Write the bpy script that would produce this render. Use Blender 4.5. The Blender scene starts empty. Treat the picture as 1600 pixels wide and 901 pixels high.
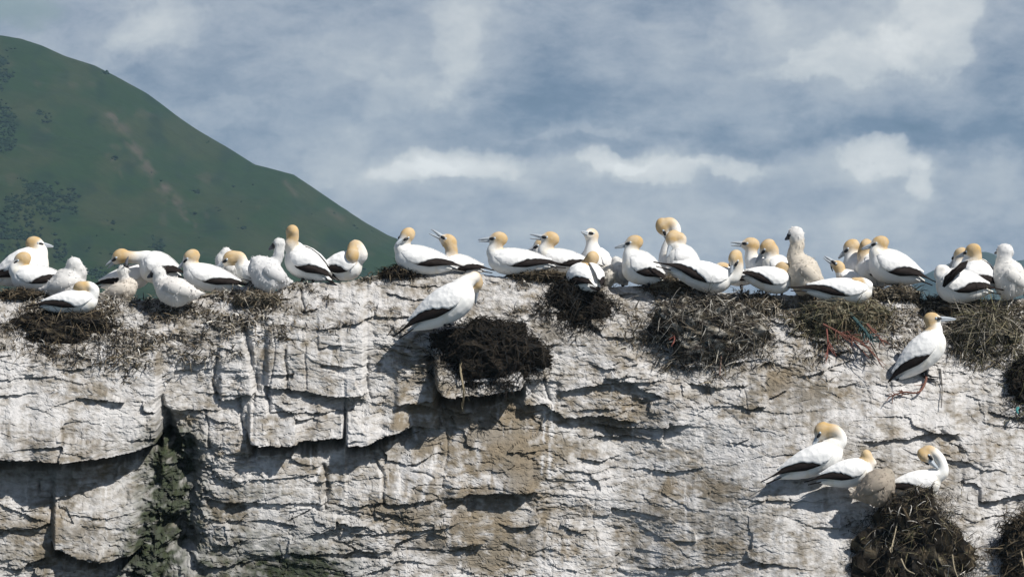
import bpy, bmesh, math, random
import numpy as np
from mathutils import Vector, Matrix

random.seed(7)
RNG = np.random.default_rng(11)
scene = bpy.context.scene
COL = scene.collection

# ------------------------------------------------------------------ camera
CAMD = 40.0           # the camera stands 40 m in front of the rock
PX = 200.0            # photo pixels per metre at y = 0
cam_data = bpy.data.cameras.new('camera')
cam_data.lens = 180.0
cam_data.sensor_width = 36.0
cam_data.clip_start = 0.5
cam_data.clip_end = 9000.0
cam = bpy.data.objects.new('camera', cam_data)
cam.location = (0, -CAMD, 0)
cam.rotation_euler = (math.radians(90), 0, 0)
COL.objects.link(cam)
scene.camera = cam

# ------------------------------------------------------------------ sun, sky, exposure
SUN_TO = Vector((0.60, -0.46, 0.84)).normalized()
SUN_EL = math.asin(SUN_TO.z)
SUN_ROT = math.atan2(SUN_TO.x, SUN_TO.y)
sd = bpy.data.lights.new('sun', 'SUN')
sd.energy = 5.0
sd.angle = math.radians(0.5)
sd.color = (1.0, 0.955, 0.89)
sun = bpy.data.objects.new('sun', sd)
sun.rotation_euler = (-SUN_TO).to_track_quat('-Z', 'Y').to_euler()
sun.location = (20, -20, 40)
COL.objects.link(sun)

scene.view_settings.view_transform = 'Standard'
scene.view_settings.look = 'None'
scene.view_settings.exposure = 0.12
scene.view_settings.gamma = 1.0
scene.view_settings.use_curve_mapping = False
scene.cycles.use_denoising = True
scene.cycles.max_bounces = 4
scene.cycles.diffuse_bounces = 2
scene.cycles.volume_bounces = 0
scene.cycles.volume_step_rate = 4.0

world = bpy.data.worlds.new('World')
scene.world = world
world.use_nodes = True


class NT:
    """small helper for node trees"""
    def __init__(self, tree):
        self.t = tree
        self.t.nodes.clear()

    def n(self, typ, **kw):
        nd = self.t.nodes.new(typ)
        for k, v in kw.items():
            setattr(nd, k, v)
        return nd

    def put(self, sock, val):
        if isinstance(val, bpy.types.NodeSocket):
            self.t.links.new(val, sock)
        elif val is not None:
            if hasattr(sock.default_value, '__len__') and isinstance(val, (tuple, list)) and len(val) == 3 and len(sock.default_value) == 4:
                val = (*val, 1.0)
            sock.default_value = val

    def math(self, op, a, b=None, c=None, clamp=False):
        nd = self.n('ShaderNodeMath', operation=op, use_clamp=clamp)
        self.put(nd.inputs[0], a)
        self.put(nd.inputs[1], b)
        if c is not None:
            self.put(nd.inputs[2], c)
        return nd.outputs[0]

    def noise(self, vec, scale, detail=4.0, rough=0.55, dist=0.0, dims='3D', col=False):
        nd = self.n('ShaderNodeTexNoise', noise_dimensions=dims)
        self.put(nd.inputs['Vector'], vec)
        nd.inputs['Scale'].default_value = scale
        nd.inputs['Detail'].default_value = detail
        nd.inputs['Roughness'].default_value = rough
        nd.inputs['Distortion'].default_value = dist
        return nd.outputs['Color' if col else 'Fac']

    def ramp(self, fac, stops, interp='LINEAR'):
        nd = self.n('ShaderNodeValToRGB')
        nd.color_ramp.interpolation = interp
        el = nd.color_ramp.elements
        while len(el) < len(stops):
            el.new(0.5)
        for e, (p, c) in zip(el, stops):
            e.position = p
            e.color = (*c, 1.0)
        self.put(nd.inputs[0], fac)
        return nd.outputs[0]

    def mix(self, fac, a, b, blend='MIX'):
        nd = self.n('ShaderNodeMix', data_type='RGBA', blend_type=blend)
        self.put(nd.inputs[0], fac)
        self.put(nd.inputs[6], a)
        self.put(nd.inputs[7], b)
        return nd.outputs[2]

    def vmath(self, op, a, b=None, s=None):
        nd = self.n('ShaderNodeVectorMath', operation=op)
        self.put(nd.inputs[0], a)
        if b is not None:
            self.put(nd.inputs[1], b)
        if s is not None:
            self.put(nd.inputs['Scale'], s)
        return nd.outputs[0]

    def maprange(self, v, a, b, c=0.0, d=1.0, smooth=True):
        nd = self.n('ShaderNodeMapRange', interpolation_type='SMOOTHSTEP' if smooth else 'LINEAR')
        self.put(nd.inputs[0], v)
        for i, x in enumerate((a, b, c, d)):
            nd.inputs[i + 1].default_value = x
        return nd.outputs[0]


# the sky: a clear Nishita sky almost covered by grey-blue stratocumulus with sunlit patches
w = NT(world.node_tree)
sky = w.n('ShaderNodeTexSky', sky_type='NISHITA', sun_disc=False, sun_elevation=SUN_EL, sun_rotation=SUN_ROT)
sky.air_density = 1.0
sky.dust_density = 0.3
sky.ozone_density = 5.0
tc = w.n('ShaderNodeTexCoord')
direc = w.vmath('NORMALIZE', tc.outputs['Generated'])
sep = w.n('ShaderNodeSeparateXYZ')
w.put(sep.inputs[0], direc)
az = w.math('ARCTAN2', sep.outputs[0], sep.outputs[1])
el = w.math('ARCSINE', sep.outputs[2])
# flattened coordinates: clouds are wider than tall
flat = w.n('ShaderNodeCombineXYZ')
w.put(flat.inputs[0], sep.outputs[0])
w.put(flat.inputs[1], sep.outputs[1])
w.put(flat.inputs[2], w.math('MULTIPLY', sep.outputs[2], 1.9))
n_big = w.noise(flat.outputs[0], 17.0, 2.0, 0.5, 0.3)
n_mid = w.noise(flat.outputs[0], 40.0, 8.0, 0.62, 0.25)
n_fine = w.noise(flat.outputs[0], 130.0, 6.0, 0.65, 0.3)
n_edge = w.noise(direc, 80.0, 8.0, 0.66, 0.2)
n_warp = w.noise(direc, 62.0, 4.0, 0.6, col=True)
sepw = w.n('ShaderNodeSeparateColor')
w.put(sepw.inputs[0], n_warp)
wu = w.math('MULTIPLY_ADD', sepw.outputs[0], 170.0, -85.0)
wv = w.math('MULTIPLY_ADD', sepw.outputs[1], 110.0, -55.0)
U = w.math('ADD', w.math('MULTIPLY_ADD', az, 8000.0, 800.0), wu)     # angle scale: 1 unit = 1/8000 rad
V = w.math('ADD', w.math('MULTIPLY_ADD', el, -8000.0, 450.0), wv)


def blob(u0, v0, su, sv, amp, tilt=0.0):
    du = w.math('MULTIPLY_ADD', U, 1.0 / su, -u0 / su)
    dv = w.math('MULTIPLY_ADD', V, 1.0 / sv, -v0 / sv)
    if tilt:
        dv = w.math('MULTIPLY_ADD', du, tilt, dv)
    r2 = w.math('MULTIPLY_ADD', du, du, w.math('MULTIPLY', dv, dv))
    return w.math('MULTIPLY', w.math('POWER', 2.7183, w.math('MULTIPLY', r2, -1.0)), amp)


CLOUD_LIGHT = [(720, 55, 55, 75, .20, .5), (650, 145, 60, 34, .16), (240, 40, 90, 40, .20, .5), (1450, 45, 80, 75, .30, .6),
               (1320, 90, 100, 36, .26, .5), (1180, 50, 60, 55, .12), (720, 256, 95, 25, .50), (630, 272, 60, 16, .30),
               (955, 258, 55, 15, .44), (1030, 268, 60, 17, .36), (1130, 252, 90, 11, .34), (1385, 257, 70, 22, .48),
               (1440, 292, 26, 30, .34, .5), (540, 230, 80, 50, .12), (310, 180, 60, 28, .14), (500, 165, 90, 45, .08),
               (900, 208, 170, 12, .12), (1000, 345, 760, 75, .13), (560, 60, 130, 60, .08), (1560, 290, 60, 45, .12), (560, 110, 60, 30, .10),
               (930, 95, 50, 40, .08), (1370, 330, 70, 40, .10, .6)]
CLOUD_DARK = [(960, 165, 210, 34, -.20), (1250, 206, 330, 17, -.20), (420, 110, 120, 55, -.10), (860, 90, 60, 60, -.10),
              (1560, 130, 50, 80, -.10), (1150, 110, 90, 30, -.10, -.4), (820, 235, 200, 9, -.10), (180, 110, 120, 40, -.06),
              (1240, 312, 90, 26, -.10), (820, 312, 70, 16, -.08), (420, 240, 80, 40, -.08), (1130, 222, 520, 14, -.14), (1470, 200, 160, 28, -.10), (700, 205, 90, 14, -.05)]
# sunlit cloud edges with a crisp, ragged outline
CLOUD_CRISP = [(735, 250, 100, 30, .30), (660, 268, 70, 20, .24), (960, 254, 60, 18, .26), (1035, 266, 60, 20, .24), (1140, 250, 90, 13, .20), (1390, 254, 80, 27, .30),
               (1440, 290, 30, 36, .20, .6), (1460, 35, 80, 75, .25, .6), (1330, 90, 110, 42, .22, .5), (1240, 118, 60, 18, .12), (720, 60, 60, 90, .13, .6), (640, 140, 70, 40, .10, .3),
               (230, 45, 100, 45, .14, .6), (1180, 60, 70, 60, .08), (900, 208, 150, 12, .08), (540, 235, 70, 40, .10, .5), (1560, 300, 70, 50, .10), (1390, 340, 90, 40, .08, .6), (340, 180, 60, 25, .08)]
tot = None
eg = w.math('MULTIPLY_ADD', n_edge, 1.7, -0.85)
for b in CLOUD_CRISP:
    amp = b[4]
    bl_ = blob(b[0], b[1], b[2], b[3], 1.0, b[5] if len(b) > 5 else 0.0)
    g = w.math('MULTIPLY', w.math('ADD', bl_, eg), w.maprange(bl_, 0.05, 0.40))
    g = w.math('MULTIPLY', w.maprange(g, 0.25, 0.66), amp * 0.74)
    tot = g if tot is None else w.math('ADD', tot, g)
for b in CLOUD_LIGHT + CLOUD_DARK:
    b = (*b[:4], b[4] * (0.8 if b[4] > 0 else 0.8), *b[5:])
    g = blob(*b)
    tot = g if tot is None else w.math('ADD', tot, g)
bright = w.math('MULTIPLY_ADD', n_big, 0.42, 0.24)
bright = w.math('ADD', bright, w.math('MULTIPLY_ADD', n_mid, 0.74, -0.37))
bright = w.math('ADD', bright, w.math('MULTIPLY_ADD', n_fine, 0.40, -0.20))
bright = w.math('ADD', bright, tot)
bright = w.math('MULTIPLY', bright, 0.75)
cloud_col = w.ramp(bright, [(0.015, (.075, .13, .215)), (0.18, (.155, .21, .31)), (0.345, (.325, .37, .45)),
                            (0.56, (.55, .58, .61)), (0.74, (.70, .715, .72)), (1.0, (.88, .89, .88))])
gap = w.math('ADD', blob(10, 0, 75, 38, .75), w.math('MULTIPLY_ADD', n_big, 0.5, -0.22), clamp=True)
cover = w.maprange(gap, 0.15, 0.75, 0.95, 0.25)
# the cloud bank lies over the far shore; elsewhere the cloud is broken and the clear sky shows between
n_wide = w.noise(direc, 2.6, 3.0, 0.5, 0.2)
bank = w.math('MULTIPLY', w.maprange(w.math('ABSOLUTE', az), 0.35, 0.9, 1.0, 0.0), w.maprange(el, 0.12, 0.45, 1.0, 0.0))
broken = w.maprange(w.math('ADD', n_wide, w.math('MULTIPLY', bank, 0.6)), 0.50, 0.62)
cover = w.math('MULTIPLY', cover, broken)
bg_sky = w.n('ShaderNodeBackground')
w.put(bg_sky.inputs[0], sky.outputs[0])
bg_sky.inputs[1].default_value = 0.05
bg_cloud = w.n('ShaderNodeBackground')
w.put(bg_cloud.inputs[0], cloud_col)
bg_cloud.inputs[1].default_value = 1.0
mixs = w.n('ShaderNodeMixShader')
w.put(mixs.inputs[0], cover)
w.t.links.new(bg_sky.outputs[0], mixs.inputs[1])
w.t.links.new(bg_cloud.outputs[0], mixs.inputs[2])
wo = w.n('ShaderNodeOutputWorld')
w.t.links.new(mixs.outputs[0], wo.inputs[0])
world.cycles.sampling_method = 'MANUAL'
world.cycles.sample_map_resolution = 512


# ------------------------------------------------------------------ numpy noise
def _h(ix, iy, seed):
    h = (ix.astype(np.int64) * 374761393 + iy.astype(np.int64) * 668265263 + seed * 974634777) & 0xFFFFFFFF
    h = ((h ^ (h >> 13)) * 1274126177) & 0xFFFFFFFF
    h = ((h ^ (h >> 16)) * 2246822519) & 0xFFFFFFFF
    return ((h ^ (h >> 15)) & 0xFFFFFF).astype(np.float32) / np.float32(0xFFFFFF)


def vnoise(x, y, seed=0):
    x = np.asarray(x, np.float32); y = np.asarray(y, np.float32)
    ix = np.floor(x); iy = np.floor(y)
    fx = x - ix; fy = y - iy
    ix = ix.astype(np.int64); iy = iy.astype(np.int64)
    out = 0
    sx = fx * fx * fx * (fx * (fx * 6 - 15) + 10); sy = fy * fy * fy * (fy * (fy * 6 - 15) + 10)
    for dx in (0, 1):
        for dy in (0, 1):
            a = _h(ix + dx, iy + dy, seed) * np.float32(6.2831853)
            g = np.cos(a) * (fx - dx) + np.sin(a) * (fy - dy)
            out = out + g * (sx if dx else 1 - sx) * (sy if dy else 1 - sy)
    return out * 1.45


def fbm(x, y, oct=4, seed=0, gain=0.5):
    s = 0; a = 1.0; tot = 0
    for o in range(oct):
        s = s + a * vnoise(x * 2 ** o, y * 2 ** o, seed + 17 * o); tot += a; a *= gain
    return s / tot * 1.3


def cells(x, y, seed=0):
    ix = np.floor(x).astype(np.int64); iy = np.floor(y).astype(np.int64)
    d1 = np.full(x.shape, 9., np.float32); d2 = d1.copy(); cid = np.zeros(x.shape, np.float32); cid2 = cid.copy()
    for dx in (-1, 0, 1):
        for dy in (-1, 0, 1):
            cx = ix + dx; cy = iy + dy
            px = cx + 0.1 + .8 * _h(cx, cy, seed); py = cy + 0.1 + .8 * _h(cx, cy, seed + 5)
            d = np.hypot(x - px, y - py)
            near = d < d1
            d2 = np.where(near, d1, np.minimum(d2, d))
            cid = np.where(near, _h(cx, cy, seed + 9), cid); cid2 = np.where(near, _h(cx, cy, seed + 12), cid2)
            d1 = np.where(near, d, d1)
    return d1, d2, cid, cid2


def facets(x, y, px, py, slope, off, seed):
    """broken stone: flat tilted facets with sharp edges (x, y in photo px; result in m)"""
    qx = x / px; qy = y / py
    ix = np.floor(qx).astype(np.int64); iy = np.floor(qy).astype(np.int64)
    best = np.full(x.shape, 9., np.float32); out = np.zeros(x.shape, np.float32)
    for dx in (-1, 0, 1):
        for dy in (-1, 0, 1):
            cx = ix + dx; cy = iy + dy
            ex = qx - (cx + .05 + .9 * _h(cx, cy, seed)); ey = qy - (cy + .05 + .9 * _h(cx, cy, seed + 5))
            d = np.abs(ex) * .6 + np.abs(ey) * .6 + np.hypot(ex, ey) * .5
            val = slope * ((_h(cx, cy, seed + 7) - .5) * ex * px + (_h(cx, cy, seed + 8) - .42) * ey * py) * .005 + off * (_h(cx, cy, seed + 9) - .5)
            near = d < best
            out = np.where(near, val, out); best = np.where(near, d, best)
    return out


def sstep(a, b, x):
    t = np.clip((x - a) / (b - a), 0, 1)
    return t * t * (3 - 2 * t)


# ------------------------------------------------------------------ places
def P(px, py, y=0.0):
    """world point at depth y that lies on the sight line of a photo pixel"""
    k = (y + CAMD) / CAMD / PX
    return Vector(((px - 800.0) * k, y, -(py - 450.5) * k))


def mesh_np(name, verts, faces, cols=None, smooth=False, mat=None, attr='Col'):
    me = bpy.data.meshes.new(name)
    verts = np.asarray(verts, np.float32).reshape(-1, 3)
    faces = np.asarray(faces, np.int32)
    k = faces.shape[1]
    me.vertices.add(len(verts)); me.vertices.foreach_set('co', verts.ravel())
    me.loops.add(faces.size); me.loops.foreach_set('vertex_index', faces.ravel())
    me.polygons.add(len(faces))
    me.polygons.foreach_set('loop_start', np.arange(0, faces.size, k, dtype=np.int32))
    me.polygons.foreach_set('loop_total', np.full(len(faces), k, np.int32))
    me.polygons.foreach_set('use_smooth', np.full(len(faces), smooth, bool))
    me.update(calc_edges=True)
    if cols is not None:
        c = np.ones((len(verts), 4), np.float32); c[:, :cols.shape[1]] = cols
        at = me.color_attributes.new(attr, 'FLOAT_COLOR', 'POINT')
        at.data.foreach_set('color', c.ravel())
    if mat:
        me.materials.append(mat)
    return me


def link(name, me, parent=None):
    o = bpy.data.objects.new(name, me)
    COL.objects.link(o)
    if parent is not None:
        o.parent = parent
    return o


def tag(o, label=None, cat=None, group=None, kind=None):
    if label: o['label'] = label
    if cat: o['category'] = cat
    if group: o['group'] = group
    if kind: o['kind'] = kind
    return o


# ------------------------------------------------------------------ materials
def material(name, build, rough=0.9, spec=0.2):
    m = bpy.data.materials.new(name)
    m.use_nodes = True
    t = NT(m.node_tree)
    bsdf = t.n('ShaderNodeBsdfPrincipled')
    out = t.n('ShaderNodeOutputMaterial')
    t.t.links.new(bsdf.outputs[0], out.inputs[0])
    bsdf.inputs['Roughness'].default_value = rough
    bsdf.inputs['Specular IOR Level'].default_value = spec
    build(t, bsdf)
    return m


def vcol(t):
    nd = t.n('ShaderNodeVertexColor')
    nd.layer_name = 'Col'
    return nd.outputs[0]


def bump(t, bsdf, height, strength=0.3, dist=0.01):
    b = t.n('ShaderNodeBump')
    b.inputs['Strength'].default_value = strength
    b.inputs['Distance'].default_value = dist
    t.put(b.inputs['Height'], height)
    t.t.links.new(b.outputs[0], bsdf.inputs['Normal'])


def m_cliff(t, b):
    co = t.n('ShaderNodeTexCoord').outputs['Object']
    sc = t.n('ShaderNodeMapping'); sc.inputs['Scale'].default_value = (1, 1, 2.0); t.put(sc.inputs[0], co)
    n1 = t.noise(sc.outputs[0], 26.0, 6.0, 0.7)
    n2 = t.noise(sc.outputs[0], 75.0, 4.0, 0.7, 0.5)
    v = t.math('MULTIPLY_ADD', n1, 0.9, t.math('MULTIPLY_ADD', n2, 0.7, -0.8))
    f = t.math('MULTIPLY_ADD', v, 0.62, 1.0)
    f = t.math('MAXIMUM', f, 0.3)
    c = t.mix(1.0, vcol(t), (1, 1, 1), 'MULTIPLY')
    cc = t.vmath('SCALE', c, s=f)
    t.put(b.inputs['Base Color'], cc)
    bump(t, b, t.math('ADD', n1, n2), 0.7, 0.010)


def m_plain_v(amount=0.25, scale=60.0, bs=0.3):
    def f(t, b):
        co = t.n('ShaderNodeTexCoord').outputs['Object']
        n1 = t.noise(co, scale, 4.0, 0.6)
        s = t.math('MULTIPLY_ADD', n1, amount * 2, 1 - amount)
        t.put(b.inputs['Base Color'], t.vmath('SCALE', vcol(t), s=s))
        bump(t, b, n1, bs, 0.006)
    return f


def m_col(col, amount=0.2, scale=70.0, bs=0.3, stretch=(1, 1, 1)):
    def f(t, b):
        co = t.n('ShaderNodeTexCoord').outputs['Object']
        mp = t.n('ShaderNodeMapping'); mp.inputs['Scale'].default_value = stretch; t.put(mp.inputs[0], co)
        n1 = t.noise(mp.outputs[0], scale, 4.0, 0.6)
        s = t.math('MULTIPLY_ADD', n1, amount * 2, 1 - amount)
        base = t.n('ShaderNodeRGB'); base.outputs[0].default_value = (*col, 1)
        t.put(b.inputs['Base Color'], t.vmath('SCALE', base.outputs[0], s=s))
        bump(t, b, n1, bs, 0.006)
    return f


M = {}
M['cliff'] = material('guano_stained_rock', m_cliff, 0.95, 0.1)
M['plumage'] = material('plumage', m_plain_v(0.06, 22.0, 0.5), 0.85, 0.1)
def m_down(t, b):
    m_plain_v(0.05, 60.0, 0.35)(t, b)
    tr = t.n('ShaderNodeBsdfTranslucent'); t.put(tr.inputs[0], vcol(t))
    mx = t.n('ShaderNodeMixShader'); mx.inputs[0].default_value = .30
    out = [n for n in t.t.nodes if n.type == 'OUTPUT_MATERIAL'][0]
    t.t.links.new(b.outputs[0], mx.inputs[1]); t.t.links.new(tr.outputs[0], mx.inputs[2]); t.t.links.new(mx.outputs[0], out.inputs[0])


M['down'] = material('down', m_down, 0.95, 0.05)


def m_covert(t, b):
    co = t.n('ShaderNodeTexCoord').outputs['Object']
    vo = t.n('ShaderNodeTexVoronoi'); vo.inputs['Scale'].default_value = 26.0; vo.inputs['Randomness'].default_value = .8
    t.put(vo.inputs['Vector'], co)
    n1 = t.noise(co, 14.0, 3.0, 0.6)
    base = t.n('ShaderNodeRGB'); base.outputs[0].default_value = (.86, .86, .85, 1)
    s = t.math('MULTIPLY_ADD', vo.outputs['Distance'], -0.10, t.math('MULTIPLY_ADD', n1, .10, .97))
    t.put(b.inputs['Base Color'], t.vmath('SCALE', base.outputs[0], s=s))
    bump(t, b, t.math('ADD', vo.outputs['Distance'], n1), 0.35, 0.012)


M['covert'] = material('white_covert_feathers', m_covert, 0.85, 0.1)
M['dark_feather'] = material('dark_flight_feathers', m_col((.015, .011, .010), 0.5, 40.0, 0.4), 0.75, 0.15)
M['tail_white'] = material('white_tail_feather', m_col((.80, .80, .78), 0.05, 60.0, 0.3), 0.8, 0.1)
M['beak'] = material('pale_grey_bill', m_col((.38, .42, .46), 0.12, 50.0, 0.1), 0.4, 0.4)
M['chick_beak'] = material('dark_chick_bill', m_col((.10, .105, .12), 0.2, 50.0, 0.1), 0.45, 0.4)
M['black_skin'] = material('black_skin', m_col((.012, .013, .016), 0.3, 60.0, 0.2), 0.5, 0.3)
M['eye'] = material('pale_eye', m_col((.45, .52, .58), 0.05, 20.0, 0.0), 0.15, 0.5)
M['nest'] = material('seaweed_nest', m_plain_v(0.5, 40.0, 0.9), 0.95, 0.1)
M['strand'] = material('dry_nest_strands', m_plain_v(0.3, 30.0, 0.2), 0.9, 0.15)
M['rope'] = material('frayed_rope', m_plain_v(0.35, 90.0, 0.5), 0.9, 0.1)

# ================================================================== SETTING: the rock
CREST = np.array([(-1500, 520), (-700, 480), (-250, 470), (0, 462), (60, 461), (150, 463), (220, 469), (290, 464), (350, 456), (395, 446), (425, 443),
                  (470, 440), (530, 441), (590, 433), (640, 424), (700, 423), (760, 429), (850, 433), (890, 441), (940, 448),
                  (1000, 449), (1040, 445), (1100, 455), (1160, 459), (1230, 461), (1260, 457), (1330, 456), (1395, 454), (1420, 462),
                  (1445, 467), (1490, 470), (1530, 470), (1600, 466), (1900, 470), (2400, 500), (3100, 560)], float)
YC = 0.5


def crest(u):
    return np.interp(u, CREST[:, 0], CREST[:, 1]) + 2.5 * vnoise(np.asarray(u) / 23.0, np.asarray(u) * 0 + 3.3, 5) + 1.2 * vnoise(np.asarray(u) / 7.0, np.asarray(u) * 0 + 1.3, 6)


def base_y(u, v):
    """depth of the smooth rock face: a shallow shoulder below the crest that steepens downwards"""
    d = np.maximum(v - crest(u), 0.0) / PX
    right = sstep(950, 1250, u)
    k1 = 1.15 + 0.25 * right; d0 = 0.42 + 0.12 * right
    k2 = 0.36 + 0.36 * right
    shoulder = np.minimum(d, d0)
    y = YC - k1 * (shoulder - 0.25 * shoulder ** 2 / d0) - k2 * np.maximum(d - d0, 0)
    return y


# lower edges of protruding beds: points (u, v), shadow depth in px at start/end, height of the bed, end tapers
LEDGES = [
    ([(-300, 698), (0, 702), (60, 708), (120, 706), (180, 701), (220, 695), (254, 686)], 66, 30, 95, 120, 10),
    ([(-300, 826), (0, 832), (50, 826), (82, 818)], 9, 8, 30, 30, 6),
    ([(78, 846), (130, 866), (180, 869), (225, 855)], 34, 26, 70, 12, 20),
    ([(338, 628), (370, 624), (402, 612)], 13, 13, 80, 10, 6),
    ([(412, 604), (470, 607), (520, 615), (575, 612)], 15, 20, 110, 10, 10),
    ([(418, 641), (470, 643), (540, 640), (560, 636)], 6, 6, 26, 8, 14),
    ([(385, 676), (396, 690), (430, 688), (480, 684), (540, 680)], 30, 32, 34, 8, 6),
    ([(538, 690), (575, 689), (604, 677), (650, 672)], 38, 18, 42, 6, 30),
    ([(596, 673), (650, 668), (692, 674)], 12, 8, 30, 20, 10),
    ([(345, 785), (420, 787), (480, 788), (510, 790)], 6, 6, 60, 20, 10),
    ([(508, 787), (560, 790), (600, 785), (640, 783), (690, 778)], 6, 9, 60, 10, 20),
    ([(690, 778), (740, 769), (780, 766), (834, 768)], 14, 24, 46, 30, 10),
    ([(676, 598), (720, 612), (770, 606), (822, 596)], 48, 34, 34, 10, 10),
    ([(615, 628), (650, 632), (692, 640)], 14, 14, 44, 10, 10),
    ([(690, 640), (720, 650), (760, 640)], 10, 8, 26, 10, 20),
    ([(800, 636), (850, 632), (880, 652), (940, 648), (1000, 660)], 14, 16, 42, 20, 40),
    ([(865, 612), (920, 600), (980, 592), (1046, 592)], 12, 6, 26, 16, 30),
    ([(915, 664), (980, 668), (1030, 666), (1080, 662)], 12, 14, 36, 30, 30),
    ([(895, 716), (940, 720), (974, 712)], 7, 6, 22, 16, 16),
    ([(1070, 598), (1120, 604), (1175, 600)], 13, 7, 30, 20, 20),
    ([(990, 883), (1080, 889), (1170, 880)], 6, 5, 40, 30, 30),
    ([(1340, 690), (1420, 682), (1450, 674), (1500, 676)], 9, 15, 40, 30, 10),
    ([(1528, 785), (1570, 778), (1620, 765), (1750, 748)], 11, 11, 50, 6, 60),
    ([(1503, 757), (1518, 754), (1534, 762)], 9, 8, 20, 6, 6),
    ([(288, 570), (327, 564)], 8, 7, 20, 10, 4),
    ([(-100, 592), (40, 585), (105, 581)], 4, 4, 22, 30, 30),
    ([(290, 893), (350, 886), (410, 880)], 9, 7, 60, 20, 30),
    ([(460, 868), (560, 863), (628, 862)], 5, 6, 50, 30, 30),
    ([(470, 486), (500, 480)], 9, 8, 26, 3, 6),
    ([(496, 540), (536, 536)], 6, 6, 24, 4, 4),
    ([(600, 458), (650, 470), (690, 466)], 8, 5, 24, 10, 16),
    ([(310, 742), (370, 752), (440, 748), (506, 742)], 4, 4, 40, 16, 16),
    ([(308, 808), (350, 818), (420, 815), (470, 822)], 5, 5, 30, 16, 16),
    ([(540, 835), (620, 832), (690, 825), (720, 812)], 5, 4, 40, 20, 20),
    ([(640, 858), (700, 862), (760, 850)], 4, 4, 30, 20, 20),
    ([(850, 745), (900, 752), (960, 748)], 3, 3, 24, 20, 20),
    ([(1130, 690), (1170, 697), (1200, 694)], 4, 4, 20, 16, 16),
    ([(1170, 640), (1230, 646), (1290, 640)], 3, 3, 20, 20, 20),
    ([(1080, 640), (1110, 634), (1170, 632)], 4, 4, 20, 16, 16),
    ([(1255, 590), (1300, 574), (1345, 558)], 8, 6, 24, 12, 12),
    ([(1360, 596), (1386, 602), (1420, 598)], 5, 5, 20, 12, 12),
    ([(0, 765), (80, 752), (160, 744), (230, 738)], 3, 3, 40, 30, 20),
    ([(100, 800), (170, 806), (225, 796)], 4, 3, 36, 20, 20),
    ([(1540, 640), (1580, 652), (1640, 648)], 8, 10, 30, 14, 30),
]
# open joints: points, half-width px, depth m
CRACKS = [
    ([(246, 622), (258, 650), (262, 690)], 6, .10), ([(262, 660), (274, 712), (286, 750)], 12, .12),
    ([(278, 700), (276, 790), (255, 865), (235, 960)], 46, .13), ([(272, 822), (290, 842), (286, 864)], 15, .20), ([(300, 720), (296, 800)], 12, .05),
    ([(383, 520), (394, 570), (404, 612)], 5, .08), ([(471, 456), (475, 487)], 2.2, .05), ([(446, 545), (449, 606)], 1.8, .035),
    ([(478, 538), (478, 609)], 1.4, .02), ([(503, 728), (512, 760), (508, 796)], 2.6, .04), ([(584, 715), (599, 748), (600, 785)], 2.2, .035),
    ([(370, 626), (380, 670), (395, 690)], 3.0, .05), ([(321, 645), (326, 702)], 1.8, .03), ([(418, 612), (421, 642)], 3.0, .05),
    ([(576, 560), (572, 590), (580, 622)], 2.2, .03), ([(81, 758), (83, 850)], 2.2, .03), ([(541, 650), (541, 712)], 2.4, .05),
    ([(340, 560), (330, 600), (342, 628)], 2.5, .04), ([(426, 500), (430, 560), (420, 604)], 1.4, .02), ([(690, 640), (700, 690), (692, 760)], 1.6, .02),
    ([(1470, 672), (1496, 690), (1500, 706)], 4.0, .05), ([(1160, 600), (1170, 650)], 1.3, .015), ([(850, 590), (862, 640)], 2.0, .03),
    ([(672, 560), (680, 596), (690, 612)], 5.0, .10), ([(930, 780), (926, 820), (935, 850)], 1.3, .012), ([(232, 640), (228, 690)], 1.6, .015),
]


_rc = random.Random(42)
for _i in range(26):                                   # hairline fractures, most of them along the bedding
    _u = _rc.uniform(-150, 1750); _v = _rc.uniform(470, 930)
    _a = _rc.gauss(0.10 if _u > 700 else -0.02, 0.22) if _rc.random() < .72 else _rc.gauss(1.45, .25)
    _l = _rc.uniform(12, 42) * (1.0 if abs(_a) < 1 else .6)
    _p = [(_u, _v)]
    for _k in range(3):
        _a2 = _a + _rc.gauss(0, .35)
        _p.append((_p[-1][0] + math.cos(_a2) * _l / 3, _p[-1][1] + math.sin(_a2) * _l / 3))
    CRACKS.append((_p, _rc.uniform(.9, 1.9), _rc.uniform(.015, .04)))


def seg_dist(U_, V_, pts):
    d = np.full(U_.shape, 1e6, np.float32)
    for (x0, y0), (x1, y1) in zip(pts[:-1], pts[1:]):
        L2 = (x1 - x0) ** 2 + (y1 - y0) ** 2
        t = np.clip(((U_ - x0) * (x1 - x0) + (V_ - y0) * (y1 - y0)) / L2, 0, 1)
        d = np.minimum(d, np.hypot(U_ - (x0 + t * (x1 - x0)), V_ - (y0 + t * (y1 - y0))))
    return d


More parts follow.
